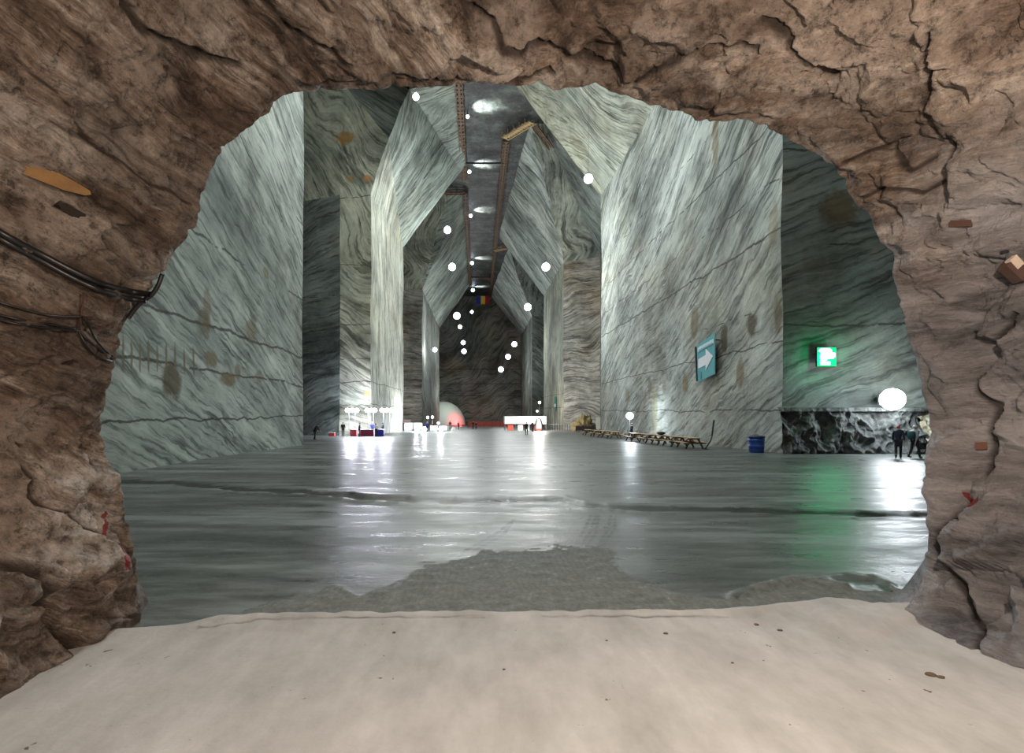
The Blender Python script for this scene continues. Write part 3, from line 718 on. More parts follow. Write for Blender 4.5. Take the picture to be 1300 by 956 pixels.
# ------------------------------------------------------------------ timber galleries under the ceiling
mWood = wood('gallery_timber', (.05, .027, .013), (.15, .08, .035))
mWoodL = wood('pale_timber', (.30, .19, .08), (.55, .40, .20))
mPlank = wood('ochre_timber', (.17, .09, .025), (.29, .155, .05))
def gallery(P0, P1, width, label, name='timber_gallery', rail=True, mat=mWood, step=1.1, drop=.9, side=1):
    P0, P1 = Vector(P0), Vector(P1); L = (P1-P0).length; ang = math.atan2(P1.y-P0.y, P1.x-P0.x)-math.pi/2
    t = thing(name, label, 'walkway', P0, ang)
    slope = (P1.z-P0.z)/L
    bm = bmesh.new()
    for s in (-1, 1): bar(bm, (s*width*.42, 0, -.1), (s*width*.42, L, -.1+slope*L), .14, .2)
    islands('bearer', bm, mat, t)
    bm = bmesh.new(); k = 0; y = 0
    while y < L: box(bm, (0, y, slope*y+.05+.05*math.sin(k*3.1)), (width*(1+.15*math.sin(k*1.7)), step*.55, .10)); y += step; k += 1
    box(bm, (0, L/2, slope*L/2), (.35, L, .06), Matrix.Rotation(math.atan(slope), 4, 'X'))
    obj('decking', bm, mat, t)
    bm = bmesh.new(); y = 0
    while y < L: bar(bm, (-side*width*.42, y, slope*y), (-side*width*.42, y, slope*y+drop), .10); y += step*2.2
    islands('hanger', bm, mat, t)
    if rail:
        bm = bmesh.new()
        for h in (.45, .9): bar(bm, (side*width*.5, 0, h), (side*width*.5, L, h+slope*L), .07, .12)
        y = 0
        while y < L: bar(bm, (side*width*.5, y, slope*y), (side*width*.5, y, slope*y+.95), .09); y += step*2.2
        islands('rail', bm, mat, t)
    return t
gallery((-2.55, 60, TOP-1.2), (-2.55, 112, TOP-1.2), 1.15, 'dark timber gallery with cross boards along the left ceiling edge, nearest the arch')
gallery((-2.45, 119, TOP-1.2), (-2.35, 205, TOP-1.2), 1.0, 'dark timber gallery along the left ceiling edge towards the far end', step=2)
gallery((-6.6, 118, TOP-1.3), (-2.4, 118, TOP-1.2), 1.3, 'short dark timber gallery across the head of the far left pillar')
gallery((5.15, 96, TOP-1.2), (5.3, 158, TOP-1.2), 1.05, 'timber gallery with cross boards down the right ceiling edge', side=-1)
gallery((5.4, 162, TOP-1.2), (5.5, 226, TOP-1.2), 1.0, 'dark timber gallery along the right ceiling edge at the far end', side=-1, step=2)
gallery((4.9, 94.2, TOP-1.35), (8.9, 89.6, TOP-1.1), 1.5, 'pale railed timber gallery across the head of the middle right pillar', mat=mWoodL, side=-1, step=.6)
gallery((9.7, 90.5, TOP-1.4), (12.4, 93.2, TOP-3.4), 1.2, 'dark timber gallery turning down behind the right slope', side=-1)
gallery((5.2, 160, TOP-1.3), (8.8, 158, TOP-1.2), 1.3, 'short pale timber gallery across the head of the far right pillar', mat=mWoodL)
gallery((5.0, 56, TOP-1.2), (5.2, 79, TOP-1.2), 1.0, 'dark timber gallery at the top of the near right slope', side=-1)
t = thing('ceiling_crossbar', 'thin black bar spanning the ceiling between the two galleries', 'beam', (-2.2, 104, TOP-1.2))
bm = bmesh.new(); bar(bm, (0, 0, 0), (7.3, 0, 0), .22, .3); obj('crossbar', bm, mMetal, t)
bm = bmesh.new()
for x in (.4, 3.6, 6.9): bar(bm, (x, 0, 0), (x, 0, 1.2), .08)
islands('hanger', bm, mMetal, t)
t = thing('ceiling_crossbar', 'thin brown bar spanning the ceiling near the far end before the flag', 'beam', (-2.2, 192, TOP-1.2))
bm = bmesh.new(); bar(bm, (0, 0, 0), (7.4, 0, 0), .5, .5); obj('crossbar', bm, mWood, t)
bm = bmesh.new()
for x in (.4, 3.6, 6.9): bar(bm, (x, 0, 0), (x, 0, 1.2), .1)
islands('hanger', bm, mWood, t)

# flag
P = W(613, 381, 213)
t = thing('flag', 'blue, yellow and red tricolour flag hanging under the ceiling at the far end', 'flag', P)
for k, (nm, c) in enumerate((('blue_stripe', (.02, .04, .35)), ('yellow_stripe', (.75, .55, .06)), ('red_stripe', (.45, .02, .03)))):
    bm = bmesh.new(); n_ = 8; g = []
    for j in range(2):
        for i in range(n_+1):
            x = -2.5+k*1.67+i*1.67/n_
            g.append(bm.verts.new((x, .08*math.sin(x*3), 1.6-j*3.2)))
    for i in range(n_): bm.faces.new((g[i], g[i+1], g[n_+1+i+1], g[n_+1+i]))
    r = bmesh.ops.solidify(bm, geom=bm.faces[:], thickness=.03)
    m = plain(nm+'_cloth', c, .8); obj(nm, bm, m, t)['label'] = nm.replace('_', ' ')
bm = bmesh.new(); bar(bm, (-2.6, 0, 1.65), (2.6, 0, 1.65), .12); bar(bm, (-2, 0, 1.65), (-2, 0, TOP-.4-P.z), .04); bar(bm, (2, 0, 1.65), (2, 0, TOP-.4-P.z), .04); obj('hanging_rod', bm, mMetal, t)

# ------------------------------------------------------------------ teal arrow board on the right wall
Ym = 43.0; P = Vector((XR-.45, Ym, CAMZ+(HY-454)*42.6/F))
t = thing('arrow_sign', 'teal cloth sign with a white arrow pointing right, hung on the right wall', 'sign', P, 0)
def slab(name, pts, x, mat, th=.05):      # pts in (along wall = nearer is +, up)
    bm = bmesh.new()
    a = [bm.verts.new((x, -u, v)) for u, v in pts]; b = [bm.verts.new((x+th, -u, v)) for u, v in pts]
    bm.faces.new(a); bm.faces.new(b[::-1])
    for i in range(len(a)): bm.faces.new((a[i], b[i], b[(i+1) % len(a)], a[(i+1) % len(a)]))
    return obj(name, bm, mat, t)
slab('cloth', [(-1.7, 1.15), (1.7, 1.75), (1.68, -1.35), (-1.5, -1.8)], 0, plain('teal_cloth', (.09, .36, .40), .8))
slab('arrow', [(-1.35, .02), (.1, .25), (.1, .72), (1.4, 0), (.1, -.95), (.1, -.55), (-1.35, -.72)], -.03, plain('white_paint', (.72, .76, .80), .7), .02)
slab('text_band', [(-1.45, .98), (1.55, 1.32), (1.55, .98), (-1.45, .60)], -.03, plain('pale_teal_paint', (.50, .68, .72), .7), .02)
bm = bmesh.new()
for k in range(11):                       # worn, illegible letters on the band
    u = -1.15+k*.24; box(bm, (-.045, -u, .83+u*.115), (.02, .10, .17)); 
obj('worn_lettering', bm, plain('worn_letter_grey', (.25, .42, .46), .8), [c for c in t.children if c.name.startswith('text_band')][0])
slab('lower_mark', [(-1.0, -1.0), (-.75, -.98), (-.75, -1.6), (-1.0, -1.6)], -.03, plain('teal_dark_paint', (.05, .25, .27), .8), .02)
bm = bmesh.new(); bar(bm, (0, 1.95, 1.1), (0, 1.65, -1.7), .14); bar(bm, (0, 1.9, 1.0), (.5, 1.9, 1.0), .08); bar(bm, (0, -1.6, 1.2), (.5, -1.6, 1.2), .08); islands('frame_pole', bm, mMetal, t)

# ------------------------------------------------------------------ blue barrel
P = (17.2, 33.9, fz(33.9))
t = thing('waste_barrel', 'dark blue plastic barrel with a lid standing by the right wall corner', 'barrel', P)
mBlue = plain('blue_plastic', (.02, .07, .32), .35)
bm = bmesh.new(); lathe(bm, [(.40, 0), (.43, .05), (.44, .35), (.46, .37), (.46, .41), (.45, .43), (.46, .72), (.48, .74), (.48, .78), (.46, .80), (.46, .92)], 32); obj('body', bm, mBlue, t, True)
bm = bmesh.new(); lathe(bm, [(.49, .90), (.49, .98), (.44, 1.02), (.10, 1.05)], 32); obj('lid', bm, plain('lid_dark_blue', (.015, .03, .09), .5), t, True)
bm = bmesh.new(); tube(bm, [(-.1, 0, 1.05), (-.1, 0, 1.1), (.1, 0, 1.1), (.1, 0, 1.05)], .015, 8); obj('lid_handle', bm, mMetal, [c for c in t.children if c.name.startswith('lid')][0])

# ------------------------------------------------------------------ picnic tables along the right wall
def picnic():
    t = thing('picnic_table', 'x', 'picnic table', (0, 0, 0))
    bm = bmesh.new()
    for k in range(5): box(bm, (-.30+k*.15, 0, .76), (.1501, 2.3, .045))
    obj('tabletop', bm, mWoodL, t)
    for s in (-1, 1):
        bm = bmesh.new()
        for k in (0, 1): box(bm, (s*(.62+k*.15), 0, .45), (.1501, 2.3, .045))
        obj('bench_seat', bm, mWoodL, t)
    for s in (-1, 1):
        for e in (-1, 1):
            bm = bmesh.new(); bar(bm, (s*.22, e*.85, .74), (s*.62, e*.85, 0), .05, .11); obj('leg', bm, mWood, t)
    bm = bmesh.new()
    for e in (-.91, .91): bar(bm, (-.78, e, .40), (.78, e, .40), .05, .1); bar(bm, (-.35, e, .71), (.35, e, .71), .05, .08)
    islands('cross_beam', bm, mWood, t)
    bm = bmesh.new()
    for e in (-1, 1): bar(bm, (0, e*.85, .42), (0, e*.15, .72), .05, .08)
    islands('brace', bm, mWood, t)
    return t
pl_ = [(39.3, 15.2, 'nearest wooden picnic table of the row, beside the leaning black post'), (42.3, 15.2, 'second nearest wooden picnic table of the row along the right wall'),
       (45.4, 15.25, 'third wooden picnic table from the near end of the row'), (48.6, 15.2, 'fourth wooden picnic table from the near end of the row'),
       (52.6, 15.1, 'wooden picnic table just right of the person under the bright lamp'), (60.5, 15.1, 'wooden picnic table just left of the person under the bright lamp'),
       (64.5, 15.0, 'wooden picnic table third from the far end of the row'), (68.8, 15.0, 'wooden picnic table second from the far end of the row'), (73.5, 14.9, 'farthest wooden picnic table of the row by the right wall')]
p0 = picnic()
for k, (y, x, lab) in enumerate(pl_):
    o = p0 if k == 0 else copy_tree(p0)
    o.location = (x, y, fz(y)); o.rotation_euler = (0, 0, .04*math.sin(k*2.3)); o['label'] = lab; o['group'] = 'wooden picnic tables along the right wall'
# dark bundle on a table, leaning black post
bm = bmesh.new(); bmesh.ops.create_uvsphere(bm, u_segments=24, v_segments=12, radius=1)
for v in bm.verts: v.co = Vector((v.co.x*.28, v.co.y*.7, v.co.z*.13))*(1+.2*noise.noise(v.co*2)); 
o = obj('bag', bm, plain('black_cloth', (.012, .014, .02), .8), None, True); o.location = (15.25, 45.6, fz(45.4)+.78+.15)
tag(o, 'black bag lying flat on a picnic table', 'bag')
t = thing('leaning_post', 'thin black post leaning bent beside the nearest picnic table', 'post', (16.2, 38.2, fz(38.2)))
bm = bmesh.new(); tube(bm, [(-.6, -.5, .02), (-.1, -.2, .55), (.1, 0, .9), (.25, 0, 2.0)], .06, 8); obj('shaft', bm, mMetal, t)
bm = bmesh.new(); box(bm, (-.6, -.5, .02), (.4, .4, .04)); obj('foot', bm, mMetal, t)
# bright lamp by the tables
t = thing('table_lamp_post', 'bright white globe lamp on a thin post between the picnic tables', 'lamp', (15.7, 56.5, fz(56.5)))
bulb('lamp_globe', .36, t, mLens, (0, 0, 2.45))
bm = bmesh.new(); tube(bm, [(0, 0, 0), (0, 0, 2.15)], .04, 8); lathe(bm, [(.25, 0), (.25, .05), (.05, .1)], 16); obj('post', bm, mGrey, t)
plight('table_lamp_beam', (-.1, -.6, 2.5), 500, (.85, .93, 1), .25, t)

# ------------------------------------------------------------------ people
SKIN = plain('skin', (.45, .28, .2), .6)
def skin(name, V, E, mat, parent, sub=1):
    me = bpy.data.meshes.new(name); me.from_pydata([v[:3] for v in V], E, []); me.materials.append(mat)
    o = bpy.data.objects.new(name, me); C.objects.link(o); o.parent = parent
    md = o.modifiers.new('skin', 'SKIN'); md.use_smooth_shade = True
    if not me.skin_vertices: 
        bpy.context.view_layer.objects.active = o
    for k, sv in enumerate(me.skin_vertices[0].data):
        r = V[k][3]; sv.radius = (r if not hasattr(r, '__len__') else r[0], r if not hasattr(r, '__len__') else r[1]); sv.use_root = (k == 0)
    s = o.modifiers.new('sub', 'SUBSURF'); s.levels = sub; s.render_levels = sub
    return o
def person(label, loc, rz, jacket, trousers, hairc, h=1.72, pose='stand', group=None, long_coat=False, bag=None, sleeves=True):
    t = thing('person', label, 'person', loc, rz, group); s = h/1.76
    lift = {'stand': (0, 0), 'walk': (.22, -.24), 'bend': (.10, -.10), 'work': (.05, -.05)}[pose]
    lean = {'stand': 0, 'walk': .04, 'bend': .55, 'work': .12}[pose]
    armf = {'stand': (.02, .05), 'walk': (-.16, .18), 'bend': (.45, .50), 'work': (.30, .34)}[pose]
    def T(x, f, z):   # f = forward (towards -y); lean bends everything above the hip
        if z > .95:
            dz = z-.95; f += dz*math.sin(lean); z = .95+dz*math.cos(lean)
        return (x*s, -f*s, z*s)
    def hipleg(sd, lf):
        hip = T(sd*.09, 0, .92); bend = .10 if lf < 0 else .04
        knee = T(sd*.10, lf*.55+bend*.7, .50); ank = T(sd*.10, lf-(.05 if lf < 0 else 0), .09+(.05 if lf < -.1 else 0)); toe = T(sd*.11, lf+.17, .035)
        return hip, knee, ank, toe
    def arm(sd, af):
        sh = T(sd*.18, 0, 1.43); el = T(sd*.235, af*.35-.03, 1.15); 
        wr = T(sd*.22, af, .92 if pose != 'work' else 1.12); 
        d = (Vector(wr)-Vector(el)).normalized(); hd = Vector(wr)+d*.07*s
        return sh, el, wr, tuple(hd), d
    V = [(*T(0, 0, .97), .12*s)]; E = []
    def add(p, r, par): V.append((*p, r*s if not hasattr(r, '__len__') else tuple(q*s for q in r))); E.append((par, len(V)-1)); return len(V)-1
    sp_ = add(T(0, .01, 1.15), (.13, .10), 0); ch = add(T(0, 0, 1.36), (.16, .115), sp_); nk = add(T(0, 0, 1.50), .052, ch)
    jaw = add(T(0, .02, 1.58), (.062, .075), nk); hdv = add(T(0, .0, 1.67), (.075, .095), jaw); add(T(0, 0, 1.735), (.05, .065), hdv)
    add(T(0, .105, 1.625), .012, jaw)                       # nose
    for sd in (-1, 1): add(T(sd*.082, -.005, 1.63), .012, hdv)  # ears
    arms = []
    for sd, af in ((-1, armf[0]), (1, armf[1])):
        sh, el, wr, hd, d = arm(sd, af); arms.append((sh, el, wr))
        a = add(sh, .055, ch); b = add(el, .042, a); c = add(wr, .027, b); e = add(hd, (.036, .018), c)
        side = Vector((1, 0, 0)); hv = Vector(hd)
        for q, fl_ in ((-.027, .066), (-.009, .078), (.009, .072), (.027, .058)):
            f1 = add(tuple(hv+side*q*s+d*.035*s), .0085, e); add(tuple(hv+side*q*s+d*(.035+fl_)*s+Vector((0, -.012*s, 0))), .0065, f1)
        th = add(tuple(hv-d*.03*s+Vector((0, -.032*s, 0))), .010, c); add(tuple(hv+d*.02*s+Vector((0, -.05*s, 0))), .008, th)
    legs = []
    for sd, lf in ((-1, lift[0]), (1, lift[1])):
        hip, kn, an, to = hipleg(sd, lf); legs.append((hip, kn, an, to))
        a = add(hip, .085, 0); b = add(kn, .055, a); c = add(an, .038, b); add(to, .03, c)
    skin('body', V, E, SKIN, t)
    V = [(*T(0, .0, .84 if not long_coat else .62), (.165*s, .135*s) if not long_coat else (.19*s, .16*s))]; E = []
    a0 = add(T(0, 0, 1.0), (.165, .14), 0); a1 = add(T(0, .01, 1.17), (.165, .14), a0); a2 = add(T(0, 0, 1.37), (.20, .155), a1); add(T(0, -.005, 1.53), (.085, .085), a2)
    for sh, el, wr in arms: b1 = add(sh, .085, a2); b2 = add(el, .058, b1); add(tuple(Vector(el)*.12+Vector(wr)*.88), .042, b2) if sleeves else None
    skin('jacket', V, E, jacket, t)
    V = [(*T(0, 0, .95), (.135*s, .115*s))]; E = []
    for hip, kn, an, to in legs: b1 = add(hip, .098, 0); b2 = add(kn, .068, b1); add((an[0], an[1], an[2]-.05*s), .058, b2)
    skin('trousers', V, E, trousers, t)
    for hip, kn, an, to in legs:
        V = [(an[0], an[1]+.05*s, .045*s+an[2]-.09*s, .045*s)]; E = []; add((to[0], to[1], to[2]+.005), .042, 0); skin('shoe', V, E, mShoe, t)
    bm = bmesh.new(); c = Vector(T(0, -.012, 1.668)); bmesh.ops.create_uvsphere(bm, u_segments=20, v_segments=12, radius=.10*s)
    bmesh.ops.delete(bm, geom=[v for v in bm.verts if v.co.z < -.03*s and v.co.y < .02*s], context='VERTS')
    for v in bm.verts: v.co = Vector((v.co.x*.90, v.co.y*1.08, v.co.z*.95))+c
    obj('hair', bm, hairc, t, True)
    if bag:
        bm = bmesh.new(); box(bm, T(0, -.22, 1.22), (.30*s, .16*s, .42*s)); bmesh.ops.bevel(bm, geom=bm.edges[:], offset=.04, segments=2); o = obj('backpack', bm, bag, t, True)
    return t
mShoe = plain('shoe_black', (.02, .02, .022), .5); mShoeW = plain('shoe_pale', (.4, .4, .42), .5)
navy = plain('navy_cloth', (.012, .022, .05), .85); black = plain('black_wool', (.012, .013, .016), .9); teal_j = plain('dark_teal_cloth', (.02, .07, .09), .8)
grey_j = plain('grey_cloth', (.30, .31, .33), .85); blue_j = plain('blue_cloth', (.03, .06, .35), .8); white_j = plain('white_cloth', (.7, .7, .75), .8); red_j = plain('maroon_cloth', (.16, .02, .03), .85)
green_j = plain('dark_green_cloth', (.02, .10, .07), .85); purple_j = plain('violet_cloth', (.03, .02, .12), .85)
hair_d = plain('dark_hair', (.02, .015, .012), .7); hair_r = plain('red_cap', (.45, .13, .10), .8); hair_g = plain('pale_hair', (.55, .52, .5), .7); hair_b = plain('brown_hair', (.12, .07, .04), .7)
def at(px, Y): return ((px-HX)*Y/F, Y, fz(Y))
person('person in a long dark coat and reddish cap walking below the bright right floodlight', at(1140.5, 28.5), 2.5, navy, black, hair_r, 1.72, 'walk', long_coat=True)
person('person in a grey top with a teal backpack walking towards the lit niche', at(1161, 29.0), 1.75, grey_j, black, hair_g, 1.72, 'walk', bag=teal_j)
person('person in dark clothes bending forward at the corner of the left wall', at(399.5, 57), 1.35, black, black, hair_d, 1.75, 'bend')
person('person in dark clothes standing alone between the left wall and the counters', at(435.5, 68), .3, black, black, hair_d, 1.78, 'stand')
person('person in black walking alone in the middle of the hall', at(668.5, 75), 2.9, black, black, hair_d, 1.8, 'walk')
person('person in navy standing against the white stall', at(676, 100), 2.2, navy, navy, hair_d, 1.85, 'stand')
person('person in navy seen against the wall under the bright lamp by the tables', at(801.5, 56.0), 1.0, navy, navy, hair_d, 1.72, 'work')
person('person in violet leaning on the gap between the red counters', at(456, 67.3), 1.8, purple_j, purple_j, hair_b, 1.72, 'work')
GQ = 'people at the blue counter'
person('person in blue behind the dark red counter, leftmost at the blue counter', at(472.5, 69.9), .4, blue_j, navy, hair_g, 1.8, 'work', GQ)
person('person in a white shirt leaning over the blue counter', at(477.5, 67.0), -2.9, white_j, navy, hair_d, 1.72, 'bend', GQ)
person('person in dark blue at the right end of the blue counter', at(486.5, 69.6), -1.2, navy, blue_j, hair_d, 1.72, 'work', GQ)
person('person in a blue coat before the white rink barriers', at(542, 92), .3, blue_j, navy, hair_g, 1.8, 'stand', long_coat=True)
person('person in maroon standing before the left part of the white dome', at(571.5, 118), 0, red_j, grey_j, hair_b, 1.95, 'stand')
person('person in dark green standing before the red glow of the dome', at(582, 122), .6, green_j, black, hair_d, 1.75, 'walk')
person('person in dark clothes, left one of a pair right of the dome', at(600.5, 128), .6, black, black, hair_r, 1.9, 'stand')
person('person in dark clothes, right one of a pair right of the dome', at(604.5, 127), -.6, black, navy, hair_d, 1.7, 'stand')

# ------------------------------------------------------------------ counters and lamp stands at the left
def counter(px0, px1, Y, d, mat, label, topm):
    x0, x1 = (px0-HX)*Y/F, (px1-HX)*Y/F
    t = thing('counter', label, 'counter', ((x0+x1)/2, Y, fz(Y)))
    wd = x1-x0; bm = bmesh.new(); box(bm, (0, 0, .44), (wd, d, .80)); 
    n_ = max(2, round(wd/.5))
    for k in range(n_+1): box(bm, (-wd/2+wd*k/n_, -d/2, .44), (.04, .04, .8))
    obj('panel_body', bm, mat, t)
    bm = bmesh.new(); box(bm, (0, 0, .87), (wd+.12, d+.12, .06)); obj('worktop', bm, topm, t)
    bm = bmesh.new(); box(bm, (0, 0, .02), (wd-.05, d-.05, .05)); obj('plinth', bm, mMetal, t)
mWhite = plain('white_board', (.62, .63, .66), .5)
counter(445.5, 453, 69.5, .8, plain('red_board', (.55, .07, .09), .5), 'small bright red counter with a white top, left of the dark red one', mWhite)
counter(458.5, 475, 69, .8, plain('dark_red_board', (.20, .02, .05), .5), 'long dark red counter below the middle lamp stand', mWhite)
counter(477, 487.5, 68.6, .8, plain('blue_board', (.02, .02, .30), .5), 'dark blue counter at the right of the red counters', mWhite)
t = thing('crate', 'small red crate on the floor before the swirled left wall', 'crate', at(421.5, 70))
bm = bmesh.new(); box(bm, (0, 0, .2), (.7, .5, .4)); bmesh.ops.bevel(bm, geom=bm.edges[:], offset=.02, segments=1); obj('body', bm, plain('red_plastic', (.5, .05, .05), .5), t)
bm = bmesh.new(); box(bm, (0, 0, .42), (.76, .56, .05)); obj('rim', bm, mWhite, t)
for k, (px, wd, lab) in enumerate([(447, 1.8, 'leftmost twin-pole stand with a bar of glaring white lamps over the counters'), (471, 1.5, 'middle twin-pole stand with a bar of glaring white lamps over the counters'), (491, 1.8, 'rightmost twin-pole stand with a bar of glaring white lamps by the fluted wall')]):
    t = thing('lamp_stand', lab, 'lamp stand', at(px, 70.8), 0, 'lamp stands over the counters')
    for s in (-1, 1):
        bm = bmesh.new(); tube(bm, [(s*wd*.22, 0, 0), (s*wd*.22, 0, 3.2)], .04, 8); lathe(bm, [(.2, 0), (.2, .04), (.05, .08)], 12, (s*wd*.22, 0, 0)); obj('pole', bm, mGrey, t)
    bm = bmesh.new(); bar(bm, (-wd*.5, .1, 3.25), (wd*.5, .1, 3.25), .06); obj('crossbar', bm, mMetal, t)
    for q in (-.34, 0, .34): bulb('lamp_globe', .27, t, mLens, (q*wd, 0, 3.3))
    plight('lamp_stand_beam', (0, -.9, 3.3), 1500, (.84, .84, 1.0), .3, t)

# ------------------------------------------------------------------ inflatable dome
Yd = 218; zc = fz(Yd)
t = thing('inflatable_dome', 'large pale ribbed dome glowing red at its lower right, at the far end', 'dome', (-13.3, Yd, zc))
bm = bmesh.new(); seg = 48; prof = [(9.0*math.cos(a), 9.6*math.sin(a)) for a in [i*math.pi/2/16 for i in range(16)]]
rr = []
for (r, z) in prof: rr.append([bm.verts.new((r*(1-.012*(i % 4 == 0))*math.cos(2*math.pi*i/seg), r*(1-.012*(i % 4 == 0))*math.sin(2*math.pi*i/seg), z)) for i in range(seg)])
for A_, B_ in zip(rr, rr[1:]):
    for i in range(seg): bm.faces.new((A_[i], A_[(i+1) % seg], B_[(i+1) % seg], B_[i]))
bm.faces.new(rr[-1])
obj('shell', bm, plain('dome_fabric', (.62, .66, .60), .6), t, True)
bm = bmesh.new(); lathe(bm, [(9.15, 0), (9.25, .25), (9.05, .45)], 48); obj('base_ring', bm, plain('dome_ring', (.3, .08, .08), .6), t)
t = thing('red_spotlight', 'red spotlight on the floor shining on the dome', 'spotlight', (-5.2, 206, fz(206)))
bm = bmesh.new(); box(bm, (0, 0, .3), (.6, .4, .5)); obj('housing', bm, mMetal, t); bulb('lens', .28, t, glow('red_lens', (1, .05, .05), 4), (-.25, .1, .5))
plight('red_beam', (-.8, 3.5, 1.5), 1800, (1, .05, .06), .3, t)
plight('dome_wash', (-9, 200, 9), 2500, (.9, 1, .92), .5)

# ------------------------------------------------------------------ barriers, stall, fence, odds and ends
mRedB = plain('red_barrier_paint', (.36, .05, .03), .6); mOr = plain('orange_barrier_paint', (.45, .13, .05), .6)
def barrier_line(pxa, pxb, Y, h, mat, label, nm='barrier', cat='barrier', dx=2.0, solid=True, group=None):
    x0, x1 = (pxa-HX)*Y/F, (pxb-HX)*Y/F
    t = thing(nm, label, cat, (x0, Y, fz(Y)), 0, group); L = x1-x0
    bm = bmesh.new()
    if solid: box(bm, (L/2, 0, h*.55), (L, .06, h*.7))
    for z in (.08, h): bar(bm, (0, 0, z), (L, 0, z), .07)
    obj('panel' if solid else 'rails', bm, mat, t)
    bm = bmesh.new(); n_ = max(1, int(L/dx))
    for k in range(n_+1): x = L*k/n_; bar(bm, (x, 0, 0), (x, 0, h+.05), .08); box(bm, (x, 0, .03), (.1, .6, .05))
    obj('posts', bm, mMetal, t)
    return t
barrier_line(594, 645, 150, 1.9, mRedB, 'long dark red barrier across the far floor, right of the dome')
barrier_line(662, 690, 165, 2.2, mRedB, 'short dark red barrier behind the white stall')
barrier_line(695, 733, 112, 1.25, plain('fence_pink_grey', (.38, .28, .28), .6), 'low picket fence along the foot of the middle right pillar', 'fence', 'fence', .5, False)
barrier_line(731, 757, 98, 1.1, plain('dark_fence', (.05, .03, .035), .6), 'low dark fence between the pillar foot and the first tables', 'fence', 'fence', .6, True)
t = thing('white_stall', 'long white canopy stall with red panels under it, right of centre', 'stall', ((641-HX)*110/F, 110, fz(110)))
bm = bmesh.new(); box(bm, (4.1, 0, 2.05), (8.3, .1, 1.45)); box(bm, (4.1, 1.5, 2.78), (8.3, 3.0, .08)); box(bm, (4.1, 3, 2.05), (8.3, .1, 1.45)); obj('canopy', bm, plain('white_canvas', (.72, .78, .76), .6), t)
for k in range(5):
    bm = bmesh.new(); bar(bm, (k*2.05+.05, .1, 0), (k*2.05+.05, .1, 2.7), .09); bar(bm, (k*2.05+.05, 2.9, 0), (k*2.05+.05, 2.9, 2.7), .09); obj('post', bm, mGrey, t)
mRG = plain('red_panel', (.65, .10, .06), .5)
for (a, b, m) in ((.6, 1.7, mRG), (2.6, 3.6, mWhite), (4.2, 4.9, mWhite), (6.0, 7.4, mRG)):
    bm = bmesh.new(); box(bm, ((a+b)/2, .4, .55), (b-a, .5, 1.05)); obj('display_panel', bm, m, t)
plight('stall_light', (6.5, -3.5, 4.0), 3500, (1, .96, .9), .3, t)
t = thing('arched_figure_board', 'dark arched frame with a pale opening standing before the white stall', 'frame', at(684, 107))
bm = bmesh.new(); tube(bm, [(-.6, 0, 0), (-.65, 0, 1.3), (-.4, 0, 2.2), (0, 0, 2.45), (.4, 0, 2.2), (.65, 0, 1.3), (.6, 0, 0)], .14, 8); obj('arch_frame', bm, mMetal, t)
bm = bmesh.new(); box(bm, (0, .03, 1.2), (1.0, .04, 1.6)); obj('pale_board', bm, plain('pink_white', (.7, .6, .62), .6), t)
# green banner on the side of the middle right pillar
t = thing('green_banner', 'narrow green banner with a white middle on the pale pillar side, right of the stall', 'banner', (XR-.25, 127, CAMZ+(HY-512.5)*127/F))
gm_ = plain('banner_green', (.02, .30, .20), .6); wm_ = plain('banner_white', (.6, .85, .8), .6)
for k, (z, m, nm) in enumerate(((1.25, gm_, 'green_panel'), (.42, gm_, 'green_panel'), (-.42, wm_, 'white_panel'), (-1.25, gm_, 'green_panel'))):
    bm = bmesh.new(); box(bm, (0, 0, z), (.05, 2.6, .75)); obj(nm, bm, m, t)
bm = bmesh.new(); bar(bm, (0, 0, -1.7), (0, 0, 1.7), .06); bar(bm, (0, 0, 1.6), (.3, 0, 1.6), .06); obj('hanger', bm, mMetal, t)
# rubble heap at pillar foot
bm = bmesh.new(); bmesh.ops.create_icosphere(bm, subdivisions=5, radius=1)
for v in bm.verts:
    n_ = v.co.normalized(); d = 1+.35*noise.noise(n_*2)+.2*noise.noise(n_*5)+.1*noise.noise(n_*11)
    v.co = Vector((v.co.x*2.1, v.co.y*1.2, max(-.1, v.co.z)*2.9))*d
o = obj('rubble_heap', bm, plain('ochre_rubble', (.16, .12, .045), .8, nscale=2, var=.7), None, True); o.location = at(741, 109)
tag(o, 'ochre and green-brown heap of rubble at the foot of the middle right pillar', 'rubble')
t = thing('white_notice_board', 'narrow white board standing at the far end of the right wall', 'board', at(759.5, 80.2))
bm = bmesh.new(); box(bm, (0, 0, 1.6), (.6, .08, 1.7)); obj('panel', bm, plain('cream_board', (.8, .75, .68), .6), t)
bm = bmesh.new(); bar(bm, (-.25, .06, 0), (-.25, .06, 2.4), .06); bar(bm, (.25, .06, 0), (.25, .06, 2.4), .06); obj('posts', bm, mMetal, t)
